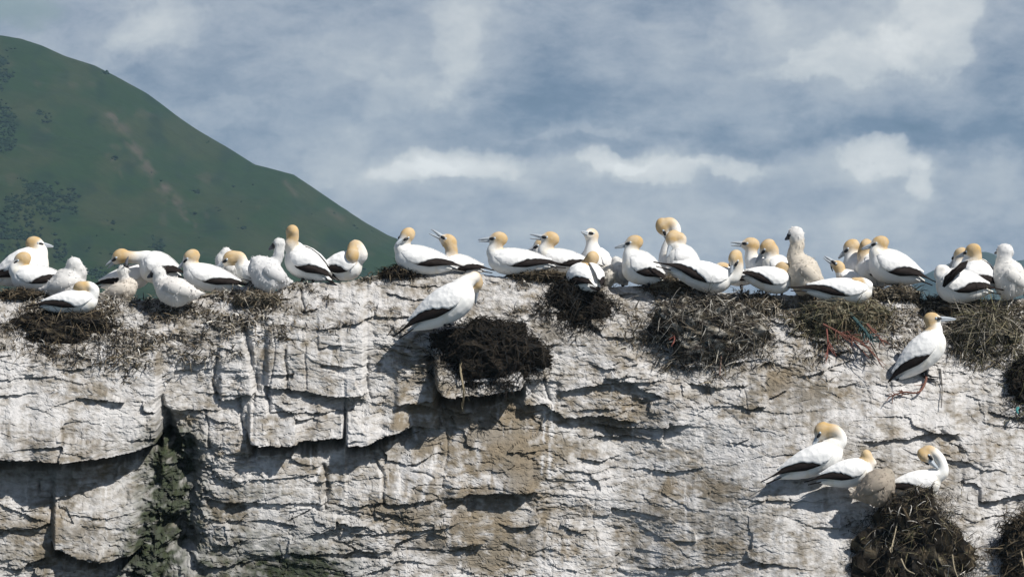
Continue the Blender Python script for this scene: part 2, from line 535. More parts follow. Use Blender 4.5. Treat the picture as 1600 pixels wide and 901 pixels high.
def regions(u, v):
    """soft masks of the rock's zones"""
    R = {}
    e = 30 * vnoise(u / 60., v / 45., 171) + 12 * vnoise(u / 18., v / 14., 172)
    R['slab'] = sstep(800, 1010, u + 2 * e) * sstep(660, 720, v + 0.12 * (u - 900) + e) * (1 - sstep(1300, 1450, u) * 0.3)     # smooth pale slab, right
    def z(u0, v0, su, sv):
        return np.exp(-np.maximum(np.abs(u - u0 + e * .5) / su, np.abs(v - v0 + e * .3) / sv) ** 4)
    smooth = np.maximum.reduce([z(110, 640, 160, 56), z(500, 545, 95, 66), z(420, 560, 40, 40), z(500, 480, 110, 30), z(155, 800, 75, 50), z(480, 745, 70, 40), z(645, 742, 50, 36), z(480, 664, 60, 16),
                                z(760, 830, 110, 40), z(760, 715, 70, 30), z(800, 465, 60, 30), z(850, 520, 50, 40), z(270, 600, 40, 30), .92 * R['slab'], z(1450, 640, 90, 26), z(1250, 620, 60, 24)])
    R['rough'] = np.clip((1 - .94 * smooth) * (.36 + .50 * fbm(u / 120., v / 70., 2, 173)), .06, 1.0)
    R['top'] = 1 - sstep(60, 110, v - crest(u))
    R['block'] = sstep(300, 380, u) * (1 - sstep(820, 950, u)) * sstep(30, 70, v - crest(u))
    return R


SHADOW_K = 215.0


def disp(u, v):
    """outward relief of the rock (m)"""
    R = regions(u, v)
    dv = v - crest(u)
    fade = sstep(-2, 25, dv)
    jit = 5.0 * fbm(u / 26.0, v / 26.0, 3, 3) + 1.6 * vnoise(u / 5.0, v / 5.0, 8)
    out = 0.085 * fbm(u / 230.0, v / 120.0, 2, 21)
    # irregular beds: sawtooth relief with a sharp undercut at the foot of every bed
    dip = np.where(u < 760, 0.05 * (u - 300) * 0.6, 0.05 * 460 * 0.6 + 0.09 * (u - 760))
    wv_ = v - dip + 14 * fbm(u / 260.0, v / 160.0, 2, 31) + 2.5 * vnoise(u / 30., v / 30., 33)
    for per, amp, su, sd_, pw in ((52.0, 0.040, 150., 41, 1.6), (21.0, 0.021, 60., 42, 1.4), (9.5, 0.011, 26., 43, 1.2), (5.2, 0.006, 13., 44, 1.0)):
        q = wv_ / per + 0.45 * vnoise(u / (per * 7), v / (per * 5), sd_) + 0.12 * vnoise(u / per, v / per, sd_ + 1)
        idx = np.floor(q); f = q - idx
        seg = u / su + 3.7 * _h(idx.astype(np.int64), idx.astype(np.int64) * 0, sd_ + 2) + 0.15 * vnoise(u / 9.0, v / 9.0, sd_ + 3)
        a = _h(idx.astype(np.int64), np.floor(seg).astype(np.int64), sd_ + 4)
        m = sstep(0.25, 0.85, a) * (0.25 + 0.75 * sstep(-0.15, 0.35, fbm(u / (su * 1.6), v / (per * 3.0), 2, sd_ + 5)))
        m = m * R['rough'] * (1.05 if per < 30 else .9)
        out = out + amp * m * (f ** pw) * fade
    # joint blocks
    def bricks(pu, pv, sd):
        a_ = wv_ / pv + 0.35 * vnoise(u / (3 * pu), v / (3 * pv), sd) + 0.05 * vnoise(u / 9., v / 9., sd + 8)
        row = np.floor(a_).astype(np.int64)
        b_ = u / pu + 5.3 * _h(row, row * 0, sd + 1) + 0.45 * vnoise(u / (2.2 * pu), row + .37, sd + 2) + 0.10 * vnoise(u / 14., v / 14., sd + 3)
        col_ = np.floor(b_).astype(np.int64)
        fa = a_ - row; fb_ = b_ - col_
        ed = np.minimum(np.minimum(fa, 1 - fa) * pv, np.minimum(fb_, 1 - fb_) * pu)
        return ed, _h(row, col_, sd + 4), _h(row, col_, sd + 5), fa, fb_
    ed, cid, cid2, fa, fb_ = bricks(84., 44., 53)
    bm_ = (0.35 + 0.55 * R['block']) * (.35 + .65 * R['rough'])
    out = out + bm_ * fade * (0.042 * (cid - 0.5) + 0.05 * (cid2 - .4) * (fa - .5) + 0.03 * (cid - .5) * (fb_ - .5) - 0.022 * (1 - sstep(0.3, 2.6, ed)) * (cid2 > .45))
    ed, cid, cid2, fa, fb_ = bricks(31., 13., 63)
    rough_m = sstep(-0.2, 0.5, fbm(u / 110., v / 80., 2, 64))
    out = out + fade * (0.30 + 0.7 * rough_m) * R['rough'] * (0.020 * (cid - 0.5) + 0.020 * (cid2 - .35) * (fa - .5) - 0.008 * (1 - sstep(0.3, 1.5, ed)) * (cid2 > .6))
    # chips and flakes
    out = out + fade * R['rough'] * 0.012 * sstep(0.1, 0.35, vnoise(u / 13., v / 5., 66)) - fade * (.25 + .75 * R['rough']) * 0.016 * sstep(0.42, 0.62, vnoise(u / 10. + 2 * vnoise(u / 40., v / 30., 68), v / 3.4, 67))
    # general roughness: tilted facets of broken stone at several sizes, then grain
    rr = .16 + .84 * R['rough']
    ju = u + 3.5 * fbm(u / 20., v / 20., 3, 401); jv = wv_ + 2.5 * fbm(u / 20., v / 20., 3, 402)
    out = out + fade * (facets(ju, jv, 118., 36., .55, .026, 411) * (.10 + .90 * np.maximum(rr, .45 * (1 - sstep(800, 1000, u)))) + facets(ju, jv, 46., 14., .60, .015, 421) * rr + facets(ju, jv, 19., 6.2, .50, .006, 431) * (.25 + .75 * rr) + facets(u, v, 6.5, 4.2, .5, .004, 441) * (.3 + .7 * rr))
    out = out + 0.010 * fbm(u / 30., v / 20., 3, 71) + 0.0075 * fbm(u / 7.5, v / 4.0, 3, 72, 0.6) * (.38 + .62 * R['rough']) + 0.016 * R['top'] * fbm(u / 12., v / 8., 4, 73, 0.65)
    gul = np.exp(-(seg_dist(u, v, [(280, 690), (278, 790), (255, 865), (235, 960)]) / 45.) ** 2)
    out = out + gul * (0.055 * fbm(u / 24., v / 34., 4, 174, .6) + facets(u, v, 22., 30., .9, .03, 451) + .02 * vnoise(u / 6., v / 9., 175))
    # traced ledges
    for pts, s0, s1, h, e0, e1 in LEDGES:
        pts = np.array(pts, float)
        u0, u1 = pts[0, 0], pts[-1, 0]
        mask = (u > u0 - 5) & (u < u1 + 5) & (v > pts[:, 1].min() - 3.5 * h) & (v < pts[:, 1].max() + 150)
        if not mask.any():
            continue
        uu = u[mask]; vv = v[mask]
        t = np.interp(uu, pts[:, 0], pts[:, 1]) + (0.55 if h < 80 else 0.22) * jit[mask] - vv
        s = np.interp(uu, [u0, u1], [s0, s1]) * (1 + (0.35 if h < 80 else 0.10) * vnoise(uu / 34.0, uu * 0 + s0, 77)) / SHADOW_K * (1.15 + s0 / 45.0)
        tp = sstep(0, e0, uu - u0) * sstep(0, e1, u1 - uu)
        up = np.where(t > 0, np.exp(-(np.maximum(t, 0) / (1.25 * h)) ** 1.6), 0)
        dn = np.where(t <= 0, -np.exp(-np.maximum(-t, 0) / (h * 0.7 + 14)), 0)
        slot = 0
        if s0 >= 24:
            hs = np.interp(uu, [u0, u1], [s0, s1]) * .62
            slot = -.0075 * np.interp(uu, [u0, u1], [s0, s1]) * sstep(hs + 7 + jit[mask], hs - 3, -t) * (t <= 0)
        out[mask] += s * tp * (0.62 * up + 0.38 * dn) + tp * slot
    for pts, hw, dep in CRACKS:
        a = np.array(pts, float)
        mask = (u > a[:, 0].min() - 3 * hw - 6) & (u < a[:, 0].max() + 3 * hw + 6) & (v > a[:, 1].min() - 3 * hw - 6) & (v < a[:, 1].max() + 3 * hw + 6)
        if not mask.any():
            continue
        uu = u[mask]; vv = v[mask]
        jw = 0.5 + 0.08 * hw
        dd = seg_dist(uu + jw * jit[mask], vv + 0.6 * jw * jit[mask], pts)
        out[mask] -= dep * np.exp(-(dd / hw) ** 2 * 0.8)
    return out


def rock_y(u, v):
    u = np.atleast_1d(np.asarray(u, float)); v = np.atleast_1d(np.asarray(v, float))
    return base_y(u, v) - disp(u, v)


def rock_point(u, v, lift=0.0):
    y = float(base_y(np.array([u], float), np.array([v], float))[0])
    p = P(u, v, y)
    p.y -= float(disp(np.array([u], float), np.array([v], float))[0]) + lift
    return p


# white runs of droppings down the face: points, half-width, strength
RUNS = [([(862, 592), (864, 650), (860, 700), (858, 745)], 3.0, .9), ([(852, 640), (849, 700), (846, 740)], 2.0, .9), ([(955, 560), (956, 640)], 1.6, .7), ([(415, 725), (413, 770), (402, 830)], 1.8, .9),
        ([(484, 700), (486, 750), (482, 790)], 2.4, .9), ([(500, 735), (490, 760)], 2.0, .8), ([(640, 700), (630, 740), (622, 780)], 7., .8), ([(682, 705), (670, 745), (660, 780)], 4., .9), ([(655, 720), (640, 770)], 5., .7),
        ([(745, 690), (750, 745)], 4., .7), ([(768, 740), (790, 765)], 9., .8), ([(1070, 760), (1072, 830)], 1.8, .6), ([(850, 840), (852, 905)], 16., .5), ([(880, 850), (884, 905)], 10., .5),
        ([(775, 600), (778, 660)], 1.8, .7), ([(590, 640), (586, 700)], 1.6, .6), ([(640, 650), (650, 690)], 2.5, .7), ([(438, 760), (436, 800)], 1.6, .7), ([(165, 760), (168, 830)], 1.5, .6), ([(470, 500), (468, 540)], 3., .6),
        ([(520, 520), (512, 580)], 2.5, .6), ([(540, 560), (546, 600)], 2., .5), ([(700, 800), (704, 850)], 5., .5), ([(1000, 560), (1001, 620)], 1.5, .6), ([(1260, 720), (1252, 800)], 6., .5), ([(30, 610), (20, 680)], 14., .5), ([(100, 600), (95, 680)], 10., .6), ([(170, 620), (165, 680)], 6., .5)]
GUANO = np.array((.57, .56, .55)); STONE = np.array((.205, .178, .138)); OCHRE = np.array((.225, .183, .128))
GREYST = np.array((.235, .225, .21)); ALGAE = np.array((.016, .026, .008)); DEBRIS = np.array((.10, .08, .058))


def rock_colour(u, v):
    R = regions(u, v)
    dv = v - crest(u)
    g = 0.50 + 0.32 * fbm(u / 170., v / 110., 3, 81) + 0.36 * fbm(u / 44., v / 30., 3, 82) + 0.10 * fbm(u / 24. + .5 * vnoise(u / 50., v / 50., 182), v / 75., 3, 181)
    streak = fbm(u / 7.5 + 0.8 * vnoise(u / 40., v / 40., 84), v / 85., 3, 83)
    g = g + 0.10 * streak
    g = g + 0.05
    # brown stone under the big nest and between the beds
    def bl(u0, v0, su, sv):
        return np.exp(-((u - u0) / su) ** 2 - ((v - v0) / sv) ** 2)
    brown = 0.75 * bl(760, 690, 120, 75) + 0.5 * bl(720, 830, 130, 70) + 0.45 * bl(640, 665, 70, 35) + 0.55 * bl(640, 560, 36, 50) + 0.35 * bl(1000, 620, 110, 26) + 0.3 * bl(1240, 600, 80, 26) + 0.25 * bl(900, 860, 90, 50) + 0.3 * bl(1180, 860, 60, 30) + .3 * bl(1290, 800, 40, 30) + 0.3 * bl(960, 650, 110, 30) + 0.35 * bl(620, 455, 60, 22)
    brown += 0.45 * bl(830, 740, 70, 40) + 0.25 * bl(440, 720, 60, 40) + 0.3 * bl(350, 800, 60, 40) + 0.35 * bl(1500, 700, 60, 24) + 0.3 * bl(1060, 770, 60, 40)
    brown += 0.35 * bl(120, 600, 70, 25) + 0.30 * bl(130, 840, 120, 60)
    g = g - brown * (0.55 + 0.8 * fbm(u / 22., v / 18., 3, 85))
    fine = fbm(u / 11., v / 5.5, 4, 86, 0.65)
    g = g + 0.34 * fine + 0.22 * fbm(u / 19. + v / 60., v / 8., 3, 194)
    G = sstep(0.08, 0.86, g)
    runs = sstep(0.52, 0.72, fbm(u / 4.2 + 1.2 * fbm(u / 26., v / 30., 2, 88), v / 90., 2, 87)) * sstep(-0.1, 0.4, fbm(u / 60., v / 60., 2, 89))
    G = np.clip(G + 0.45 * runs * (1 - sstep(900, 1500, u) * 0.5), 0, 1)
    for pts, wd_, am in RUNS:
        a = np.array(pts, float)
        mk = (u > a[:, 0].min() - 20) & (u < a[:, 0].max() + 20) & (v > a[:, 1].min() - 20) & (v < a[:, 1].max() + 20)
        if mk.any():
            uu = u[mk]; vv = v[mk]
            q = np.exp(-(seg_dist(uu + 3.0 * vnoise(uu / 9., vv / 12., 191) + 1.2 * vnoise(uu / 3., vv / 4., 192), vv, pts) / wd_) ** 2)
            G[mk] = np.clip(G[mk] + am * q * sstep(-.6, .1, fbm(uu / 9., vv / 40., 2, 193)), 0, 1)
    oc = sstep(0.0, 0.6, fbm(u / 60., v / 40., 3, 90) + 0.7 * brown)
    gs = sstep(-0.1, 0.5, fbm(u / 90., v / 60., 2, 91))
    stone = STONE + (OCHRE - STONE) * (oc * 0.7)[..., None]
    stone = stone + (GREYST - stone) * (gs * 0.45)[..., None]
    col = stone + (GUANO - stone) * G[..., None]
    # green algae in the gully and low on the left
    al = 1.5 * np.exp(-(seg_dist(u, v, [(266, 715), (262, 790), (238, 860), (212, 960)]) / 47.) ** 2) + 1.2 * np.exp(-((u - 480) / 56.) ** 2 - ((v - 892) / 26.) ** 2)
    al = al + sstep(770, 900, v + 34 * fbm(u / 60., v / 40., 3, 92)) * sstep(250, 330, u) * (1 - sstep(430, 640, u)) * 0.75
    al = al + 0.5 * bl(400, 770, 60, 14) + 0.25 * bl(60, 880, 120, 40) + 0.35 * bl(20, 745, 120, 10)
    al = np.clip(al * (0.85 + 0.75 * fbm(u / 17., v / 12., 3, 93)), 0, 1)
    col = col + (ALGAE * (1 + 0.8 * vnoise(u / 9., v / 9., 94))[..., None] - col) * (al * 0.92)[..., None]
    # trampled nest litter on the shoulder
    db = R['top'] * sstep(-0.12, 0.30, fbm(u / 60., v / 26., 3, 95) + 0.25 * np.exp(-((u - 250) / 190.) ** 2) + 0.28 * sstep(950, 1080, u) - 0.30 * np.exp(-((u - 700) / 200.) ** 2) - 0.1)
    db = db * (0.55 + 0.5 * fbm(u / 6., v / 4., 3, 96))
    col = col + (DEBRIS * (1.1 + 1.0 * vnoise(u / 4., v / 3., 97))[..., None] - col) * np.clip(db, 0, .9)[..., None]
    sp = sstep(0.45, 0.62, vnoise(u / 3.2, v / 2.4, 98)) * R['top']
    col = col + (GUANO - col) * (0.7 * sp)[..., None]
    return np.clip(col, 0.008, 0.8)


us = np.concatenate([np.linspace(-1500, -260, 34)[:-1], np.arange(-260, 1860, 1.62), np.linspace(1860, 3000, 34)])
s_face = np.concatenate([np.linspace(0, 0.30, 120)[:-1], np.linspace(0.30, 1.0, 252)])     # crest -> v = 960
nface = len(s_face)
Ug, Sg = np.meshgrid(us, s_face)
Ug = Ug.astype(np.float64)
Cg = crest(Ug)
Vg = Cg + Sg * (960.0 - Cg)
Yb = base_y(Ug, Vg)
Dg = disp(Ug, Vg)
k = (Yb + CAMD) / CAMD / PX
Xw = (Ug - 800) * k; Zw = -(Vg - 450.5) * k - 0.22 * (Dg - 0.02); Yw = Yb - Dg
CC = rock_colour(Ug, Vg)
# the rock goes on below the picture down to the sea
vlow = np.linspace(980, 2200, 26)
Ul, Vl = np.meshgrid(us, vlow)
Yl = base_y(Ul, Vl); kl = (Yl + CAMD) / CAMD / PX
Xl = (Ul - 800) * kl; Zl = -(Vl - 450.5) * kl; Yl = Yl - 0.25 * fbm(Ul / 160., Vl / 110., 4, 22)
# ... and backwards from the crest
tb = np.concatenate([[0.04, 0.1], np.linspace(0.2, 2.2, 24), np.linspace(2.5, 9, 14)])
Ub, Tb = np.meshgrid(us, tb[::-1])
Vb = crest(Ub)
kb = (YC + CAMD) / CAMD / PX
dd0 = disp(us[None, :], crest(us)[None, :])
fb = np.clip(1 - Tb / 0.6, 0, 1)
Yk = YC + Tb - dd0 * fb
Xk = (Ub - 800) * kb
Zk = -(Vb - 450.5) * kb - 0.10 * Tb - 0.05 * np.maximum(Tb - 2.2, 0) ** 2 + 0.02 * fbm(Ub / 30., Tb * 6, 3, 23) * np.clip(Tb / 0.3, 0, 1) - 0.22 * (dd0 - 0.02) * fb - 0.012 * np.clip(Tb / 0.05, 0, 1)
X = np.concatenate([Xk, Xw, Xl]); Y = np.concatenate([Yk, Yw, Yl]); Z = np.concatenate([Zk, Zw, Zl])
Cl = np.concatenate([rock_colour(Ub, Vb + 8), CC, rock_colour(Ul, np.minimum(Vl, 960))])
nr, nc = X.shape
V3 = np.stack([X, Y, Z], -1).reshape(-1, 3).astype(np.float32)
C3 = Cl.reshape(-1, 3).astype(np.float32)
idx = np.arange(nr * nc).reshape(nr, nc)
quads = np.stack([idx[:-1, :-1], idx[1:, :-1], idx[1:, 1:], idx[:-1, 1:]], -1).reshape(-1, 4)
Uall = np.concatenate([Ub, Ug, Ul]); Vall = np.concatenate([np.full_like(Ub, -999.), Vg, Vl])
Uq = 0.25 * (Uall[:-1, :-1] + Uall[1:, :-1] + Uall[1:, 1:] + Uall[:-1, 1:]).ravel()
Vq = 0.25 * (Vall[:-1, :-1] + Vall[1:, :-1] + Vall[1:, 1:] + Vall[:-1, 1:]).ravel()

# beds and blocks of the rock that joints and undercuts set apart
BLOCKS = [
    [(-300, 600), (100, 590), (225, 600), (250, 625), (258, 650), (262, 688), (220, 697), (120, 709), (60, 711), (-300, 702)],
    [(-300, 752), (40, 750), (120, 738), (230, 712), (256, 722), (250, 780), (222, 857), (180, 871), (130, 868), (83, 850), (82, 770), (-300, 790)],
    [(-300, 790), (82, 770), (82, 819), (50, 828), (-300, 830)],
    [(342, 560), (385, 530), (396, 572), (404, 612), (370, 626), (340, 630)],
    [(430, 520), (447, 545), (449, 607), (415, 606), (404, 580), (410, 540)],
    [(449, 545), (478, 539), (478, 609), (449, 607)],
    [(478, 539), (560, 530), (578, 560), (574, 590), (578, 613), (520, 616), (478, 609)],
    [(419, 614), (520, 622), (562, 625), (560, 638), (540, 641), (470, 644), (420, 641)],
    [(420, 645), (540, 644), (541, 680), (480, 686), (420, 689)],
    [(374, 626), (417, 620), (419, 690), (396, 691), (382, 668)],
    [(543, 645), (600, 640), (604, 677), (575, 690), (543, 692)],
    [(676, 566), (722, 572), (768, 580), (770, 606), (720, 612), (678, 598)],
    [(512, 728), (584, 716), (599, 750), (600, 784), (560, 790), (510, 786)],
    [(602, 718), (690, 700), (692, 776), (640, 783), (602, 784)],
    [(345, 706), (505, 706), (503, 730), (512, 760), (508, 788), (345, 784)],
    [(604, 640), (690, 646), (692, 673), (650, 669), (606, 676)],
]


def in_poly(x, y, poly):
    ins = np.zeros(x.shape, bool)
    n = len(poly); j = n - 1
    for i in range(n):
        xi, yi = poly[i]; xj, yj = poly[j]
        c = ((yi > y) != (yj > y)) & (x < (xj - xi) * (y - yi) / (yj - yi + 1e-9) + xi)
        ins ^= c; j = i
    return ins


owner = np.full(len(quads), -1)
jq = 3.0 * vnoise(Uq / 9., Vq / 9., 99)
for bi, poly in enumerate(BLOCKS):
    m_ = in_poly(Uq + jq, Vq + jq, poly) & (owner < 0)
    owner[m_] = bi


def submesh(name, sel):
    q = quads[sel]
    uq, inv = np.unique(q, return_inverse=True)
    return mesh_np(name, V3[uq], inv.reshape(-1, 4), C3[uq], False, M['cliff'])


cliff = tag(link('rock_cliff', submesh('rock_cliff', owner < 0)), kind='structure')
for bi in range(len(BLOCKS)):
    link('rock_block', submesh('rock_block', owner == bi), cliff)


# ------------------------------------------------------------------ the sea
def m_water(t, b):
    co = t.n('ShaderNodeTexCoord').outputs['Object']
    n1 = t.noise(co, 0.35, 5.0, 0.6)
    b.inputs['Base Color'].default_value = (.02, .06, .09, 1)
    b.inputs['Roughness'].default_value = 0.15
    bump(t, b, n1, 0.5, 0.4)


M['water'] = material('sea_water', m_water, 0.15, 0.5)
xs = np.array([-3000., -600, 600, 3000]); ys = np.array([-140., 200, 1200, 2740])
gx, gy = np.meshgrid(xs, ys)
wv3 = np.stack([gx, gy, np.full_like(gx, -8.0)], -1).reshape(-1, 3)
ii = np.arange(16).reshape(4, 4)
wq = np.stack([ii[:-1, :-1], ii[:-1, 1:], ii[1:, 1:], ii[1:, :-1]], -1).reshape(-1, 4)
tag(link('sea_water', mesh_np('sea_water', wv3, wq, mat=M['water'])), kind='structure')


# ------------------------------------------------------------------ the hills across the water
def m_hill(t, b):
    co = t.n('ShaderNodeTexCoord').outputs['Object']
    n1 = t.noise(co, 0.35, 6.0, 0.7)
    n2 = t.noise(co, 1.3, 4.0, 0.7)
    s = t.math('MAXIMUM', t.math('MULTIPLY_ADD', n1, 1.2, t.math('MULTIPLY_ADD', n2, 1.2, -0.2)), 0.2)
    t.put(b.inputs['Base Color'], t.vmath('SCALE', vcol(t), s=s))


M['hill'] = material('grassy_hill', m_hill, 0.95, 0.05)


def make_hill(name, ridge, yr, yf, zf, nu, nt, colf, rough):
    r = np.array(ridge, float)
    us_ = np.linspace(r[0, 0], r[-1, 0], nu)
    t = np.concatenate([np.linspace(-1, -0.06, 10), np.linspace(0, 1, nt)])
    Ug_, Tg = np.meshgrid(us_, t)
    kk = (yr + CAMD) / CAMD / PX
    zr = -(np.interp(Ug_, r[:, 0], r[:, 1]) - 450.5) * kk
    # smooth the ridge a little
    X_ = (Ug_ - 800) * kk
    tt = np.abs(Tg)
    fr = np.where(Tg >= 0, 1 - tt ** 1.12, 1 - tt ** 1.6)
    relief = rough * (fbm(X_ / (rough * 22), Tg * 5.0, 5, 201, 0.55) - 0.7 * np.abs(fbm(X_ / (rough * 9) + 2.4 * Tg, Tg * 1.4, 4, 202)))
    Z_ = zf + (zr - zf) * fr + relief * np.clip(tt * 14, 0.16, 1) * np.clip((1.02 - tt) * 4, 0, 1)
    Y_ = np.where(Tg >= 0, yr + (yf - yr) * Tg, yr + (yr - yf) * 0.8 * tt)
    Vv = np.stack([X_, Y_, Z_], -1).reshape(-1, 3)
    # photo-angle coordinates of the points, for placing the patches of bush and the slips
    ku = (Y_ + CAMD) / CAMD / PX
    pu = X_ / ku + 800; pv = 450.5 - Z_ / ku
    c = colf(pu, pv)
    n = len(t); id_ = np.arange(n * nu).reshape(n, nu)
    q = np.stack([id_[:-1, :-1], id_[1:, :-1], id_[1:, 1:], id_[:-1, 1:]], -1).reshape(-1, 4)
    o = tag(link(name, mesh_np(name, Vv, q, c.reshape(-1, 3).astype(np.float32), True, M['hill'])), kind='structure')
    return Vv.reshape(n, nu, 3), pu, pv, o


def hill_col(pu, pv):
    g = np.array((.015, .031, .008)); y = np.array((.030, .037, .014)); br = np.array((.075, .062, .046)); dk = np.array((.008, .018, .009))
    a = sstep(-0.3, 0.4, fbm(pu / 90., pv / 60., 4, 211))
    c = g + (y - g) * (a * 0.75)[..., None]
    b = sstep(0.1, 0.55, fbm(pu / 45., pv / 45., 4, 212))
    c = c + (dk - c) * (b * 0.6)[..., None]
    sl = np.exp(-(seg_dist(pu, pv, [(175, 180), (215, 240), (250, 285), (272, 310), (300, 350)]) / (9. + 6 * vnoise(pu / 30., pv / 30., 215))) ** 2) * sstep(-0.3, 0.35, fbm(pu / 16., pv / 16., 3, 213))
    sl = sl + 0.7 * np.exp(-(seg_dist(pu, pv, [(170, 245), (192, 272)]) / 6.) ** 2) * sstep(-0.3, .4, vnoise(pu / 9., pv / 9., 216))
    sl = sl + sstep(.50, .72, vnoise(pu / 34., pv / 24., 214)) * 0.35
    sl = sl + 0.6 * np.exp(-(seg_dist(pu, pv, [(445, 284), (462, 304)]) / 4.) ** 2) + 0.6 * np.exp(-(seg_dist(pu, pv, [(514, 328), (534, 342)]) / 5.) ** 2)
    c = c + (br - c) * np.clip(sl * 0.75, 0, 1)[..., None]
    return c


RIDGE = [(-1300, 420), (-900, 260), (-500, 110), (-260, 62), (-120, 52), (0, 56), (31, 60), (66, 71), (102, 87), (148, 101), (189, 122), (230, 145), (276, 179),
         (311, 203), (352, 227), (398, 256), (423, 263), (459, 273), (500, 301), (536, 324), (571, 347), (602, 365), (622, 375), (660, 398), (720, 432), (800, 475), (900, 500)]
HV, HPU, HPV, hill = make_hill('grassy_hill', RIDGE, 1350., 820., -8.5, 620, 240, hill_col, 6.0)
FAR = [(900, 500), (1380, 474), (1432, 449), (1450, 428), (1490, 410), (1515, 398), (1537, 392), (1552, 396), (1574, 408), (1600, 406), (1640, 396), (1750, 380), (1950, 400), (2300, 470)]
make_hill('distant_hills', FAR, 2650., 2300., -8.5, 200, 40, lambda a, b: np.broadcast_to(np.array((.035, .05, .035)), a.shape + (3,)) * (1 + .3 * vnoise(a / 20., b / 14., 221))[..., None], 2.0)

# dark bush growing in patches on the hill: clumps of foliage nobody could count
bv = []; bf = []; bc = []
oct_v = np.array([(1, 0, 0), (-1, 0, 0), (0, 1, 0), (0, -1, 0), (0, 0, 1), (0, 0, -1)], float)
oct_f = np.array([(0, 2, 4), (2, 1, 4), (1, 3, 4), (3, 0, 4), (2, 0, 5), (1, 2, 5), (3, 1, 5), (0, 3, 5)])
flat_i = np.argwhere((HPU > -60) & (HPU < 640) & (HPV > 60) & (HPV < 460))
sel = flat_i[RNG.integers(0, len(flat_i), 34000)]
pu_ = HPU[sel[:, 0], sel[:, 1]]; pv_ = HPV[sel[:, 0], sel[:, 1]]
wob = fbm(pu_ / 26., pv_ / 26., 3, 231)
dens = np.maximum.reduce([1.2 * np.exp(-((pu_ + 6) / 24.) ** 2 - ((pv_ - 120) / 36.) ** 2), 1.3 * np.exp(-((pu_ - 0) / 26.) ** 2 - ((pv_ - 205) / 36.) ** 2),
                          1.15 * np.exp(-((pu_ - 62) / 52.) ** 2 - ((pv_ - 312) / 30.) ** 2), 1.0 * np.exp(-((pu_ - 10) / 60.) ** 2 - ((pv_ - 360) / 40.) ** 2),
                          1.0 * np.exp(-((pu_ - 70) / 9.) ** 2 - ((pv_ - 188) / 12.) ** 2), 0.9 * np.exp(-((pu_ - 60) / 5.) ** 2 - ((pv_ - 176) / 6.) ** 2),
                          0.08 + 0.35 * sstep(300, 460, pv_) * (pu_ < 300) * (wob > .1)])
keep = (dens + 0.6 * wob > 0.48) | (RNG.random(len(pu_)) < 0.0006)
for (r_, c_) in sel[keep]:
    p = HV[r_, c_]
    s = RNG.uniform(0.18, 0.48)
    vv = oct_v * np.array((s * 1.2, s * 1.2, s * 0.9)) * RNG.uniform(0.7, 1.3, (6, 1)) + p + np.array((RNG.uniform(-1, 1), RNG.uniform(-.8, .8), s * 0.4))
    bf.append(oct_f + len(bv) * 6); bv.append(vv)
    bc.append(np.tile(np.array((.010, .021, .010)) * RNG.uniform(0.7, 1.5), (6, 1)))
bush = link('bush', mesh_np('bush', np.concatenate(bv), np.concatenate(bf), np.concatenate(bc).astype(np.float32), False, M['hill']))
tag(bush, 'dark green bush growing in patches on the grassy hill', 'bush', kind='stuff')


# ================================================================== builders for the animals and nests
def ring_tube(bm, centers, frames, rads, n=12, cap=True):
    """loft of elliptical rings; frames = (side, up) per ring, rads = (rw, rh)"""
    rings = []
    for c, (s, u), (rw, rh) in zip(centers, frames, rads):
        ring = [bm.verts.new(c + s * (rw * math.cos(2 * math.pi * i / n)) + u * (rh * math.sin(2 * math.pi * i / n))) for i in range(n)]
        rings.append(ring)
    for a, b in zip(rings[:-1], rings[1:]):
        for i in range(n):
            bm.faces.new((a[i], a[(i + 1) % n], b[(i + 1) % n], b[i]))
    if cap:
        bm.faces.new(list(reversed(rings[0])))
        bm.faces.new(rings[-1])


def path_frames(pts, side_hint):
    fr = []
    for i in range(len(pts)):
        d = (pts[min(i + 1, len(pts) - 1)] - pts[max(i - 1, 0)])
        if d.length < 1e-9: d = Vector((0, 0, 1))
        d.normalize()
        s = side_hint - d * side_hint.dot(d)
        if s.length < 1e-3: s = d.orthogonal()
        s.normalize()
        fr.append((s, s.cross(d).normalized()))
    return fr


def tube(bm, pts, rad, n=8, hint=Vector((0.3, 1, 0.1))):
    pts = [Vector(p) for p in pts]
    fr = path_frames(pts, hint)
    if not hasattr(rad, '__len__'): rad = [rad] * len(pts)
    ring_tube(bm, pts, fr, [(r if hasattr(r, '__len__') else (r, r)) for r in rad], n)


def ellipsoid(bm, c, axes, n=12, m=8):
    ax, ay, az_ = axes
    mat = Matrix.Translation(c) @ Matrix(((ax.x, ay.x, az_.x, 0), (ax.y, ay.y, az_.y, 0), (ax.z, ay.z, az_.z, 0), (0, 0, 0, 1)))
    bmesh.ops.create_uvsphere(bm, u_segments=n, v_segments=m, radius=1.0, matrix=mat)


def spline(pts, n):
    """Catmull-Rom through the points"""
    pts = [Vector(p) for p in pts]
    q = [pts[0] * 2 - pts[1]] + pts + [pts[-1] * 2 - pts[-2]]
    out = []
    segs = len(pts) - 1
    for i in range(n):
        x = i / (n - 1) * segs
        s = min(int(x), segs - 1); t = x - s
        a, b, c, d = q[s], q[s + 1], q[s + 2], q[s + 3]
        out.append(0.5 * ((2 * b) + (c - a) * t + (2 * a - 5 * b + 4 * c - d) * t * t + (3 * b - a - 3 * c + d) * t ** 3))
    return out


def bm_obj(name, bm, mat, parent, smooth=True, recalc=True):
    if recalc:
        bmesh.ops.recalc_face_normals(bm, faces=bm.faces)
    me = bpy.data.meshes.new(name)
    bm.to_mesh(me); bm.free()
    if smooth:
        me.polygons.foreach_set('use_smooth', np.ones(len(me.polygons), bool))
    me.materials.append(mat)
    return link(name, me, parent)


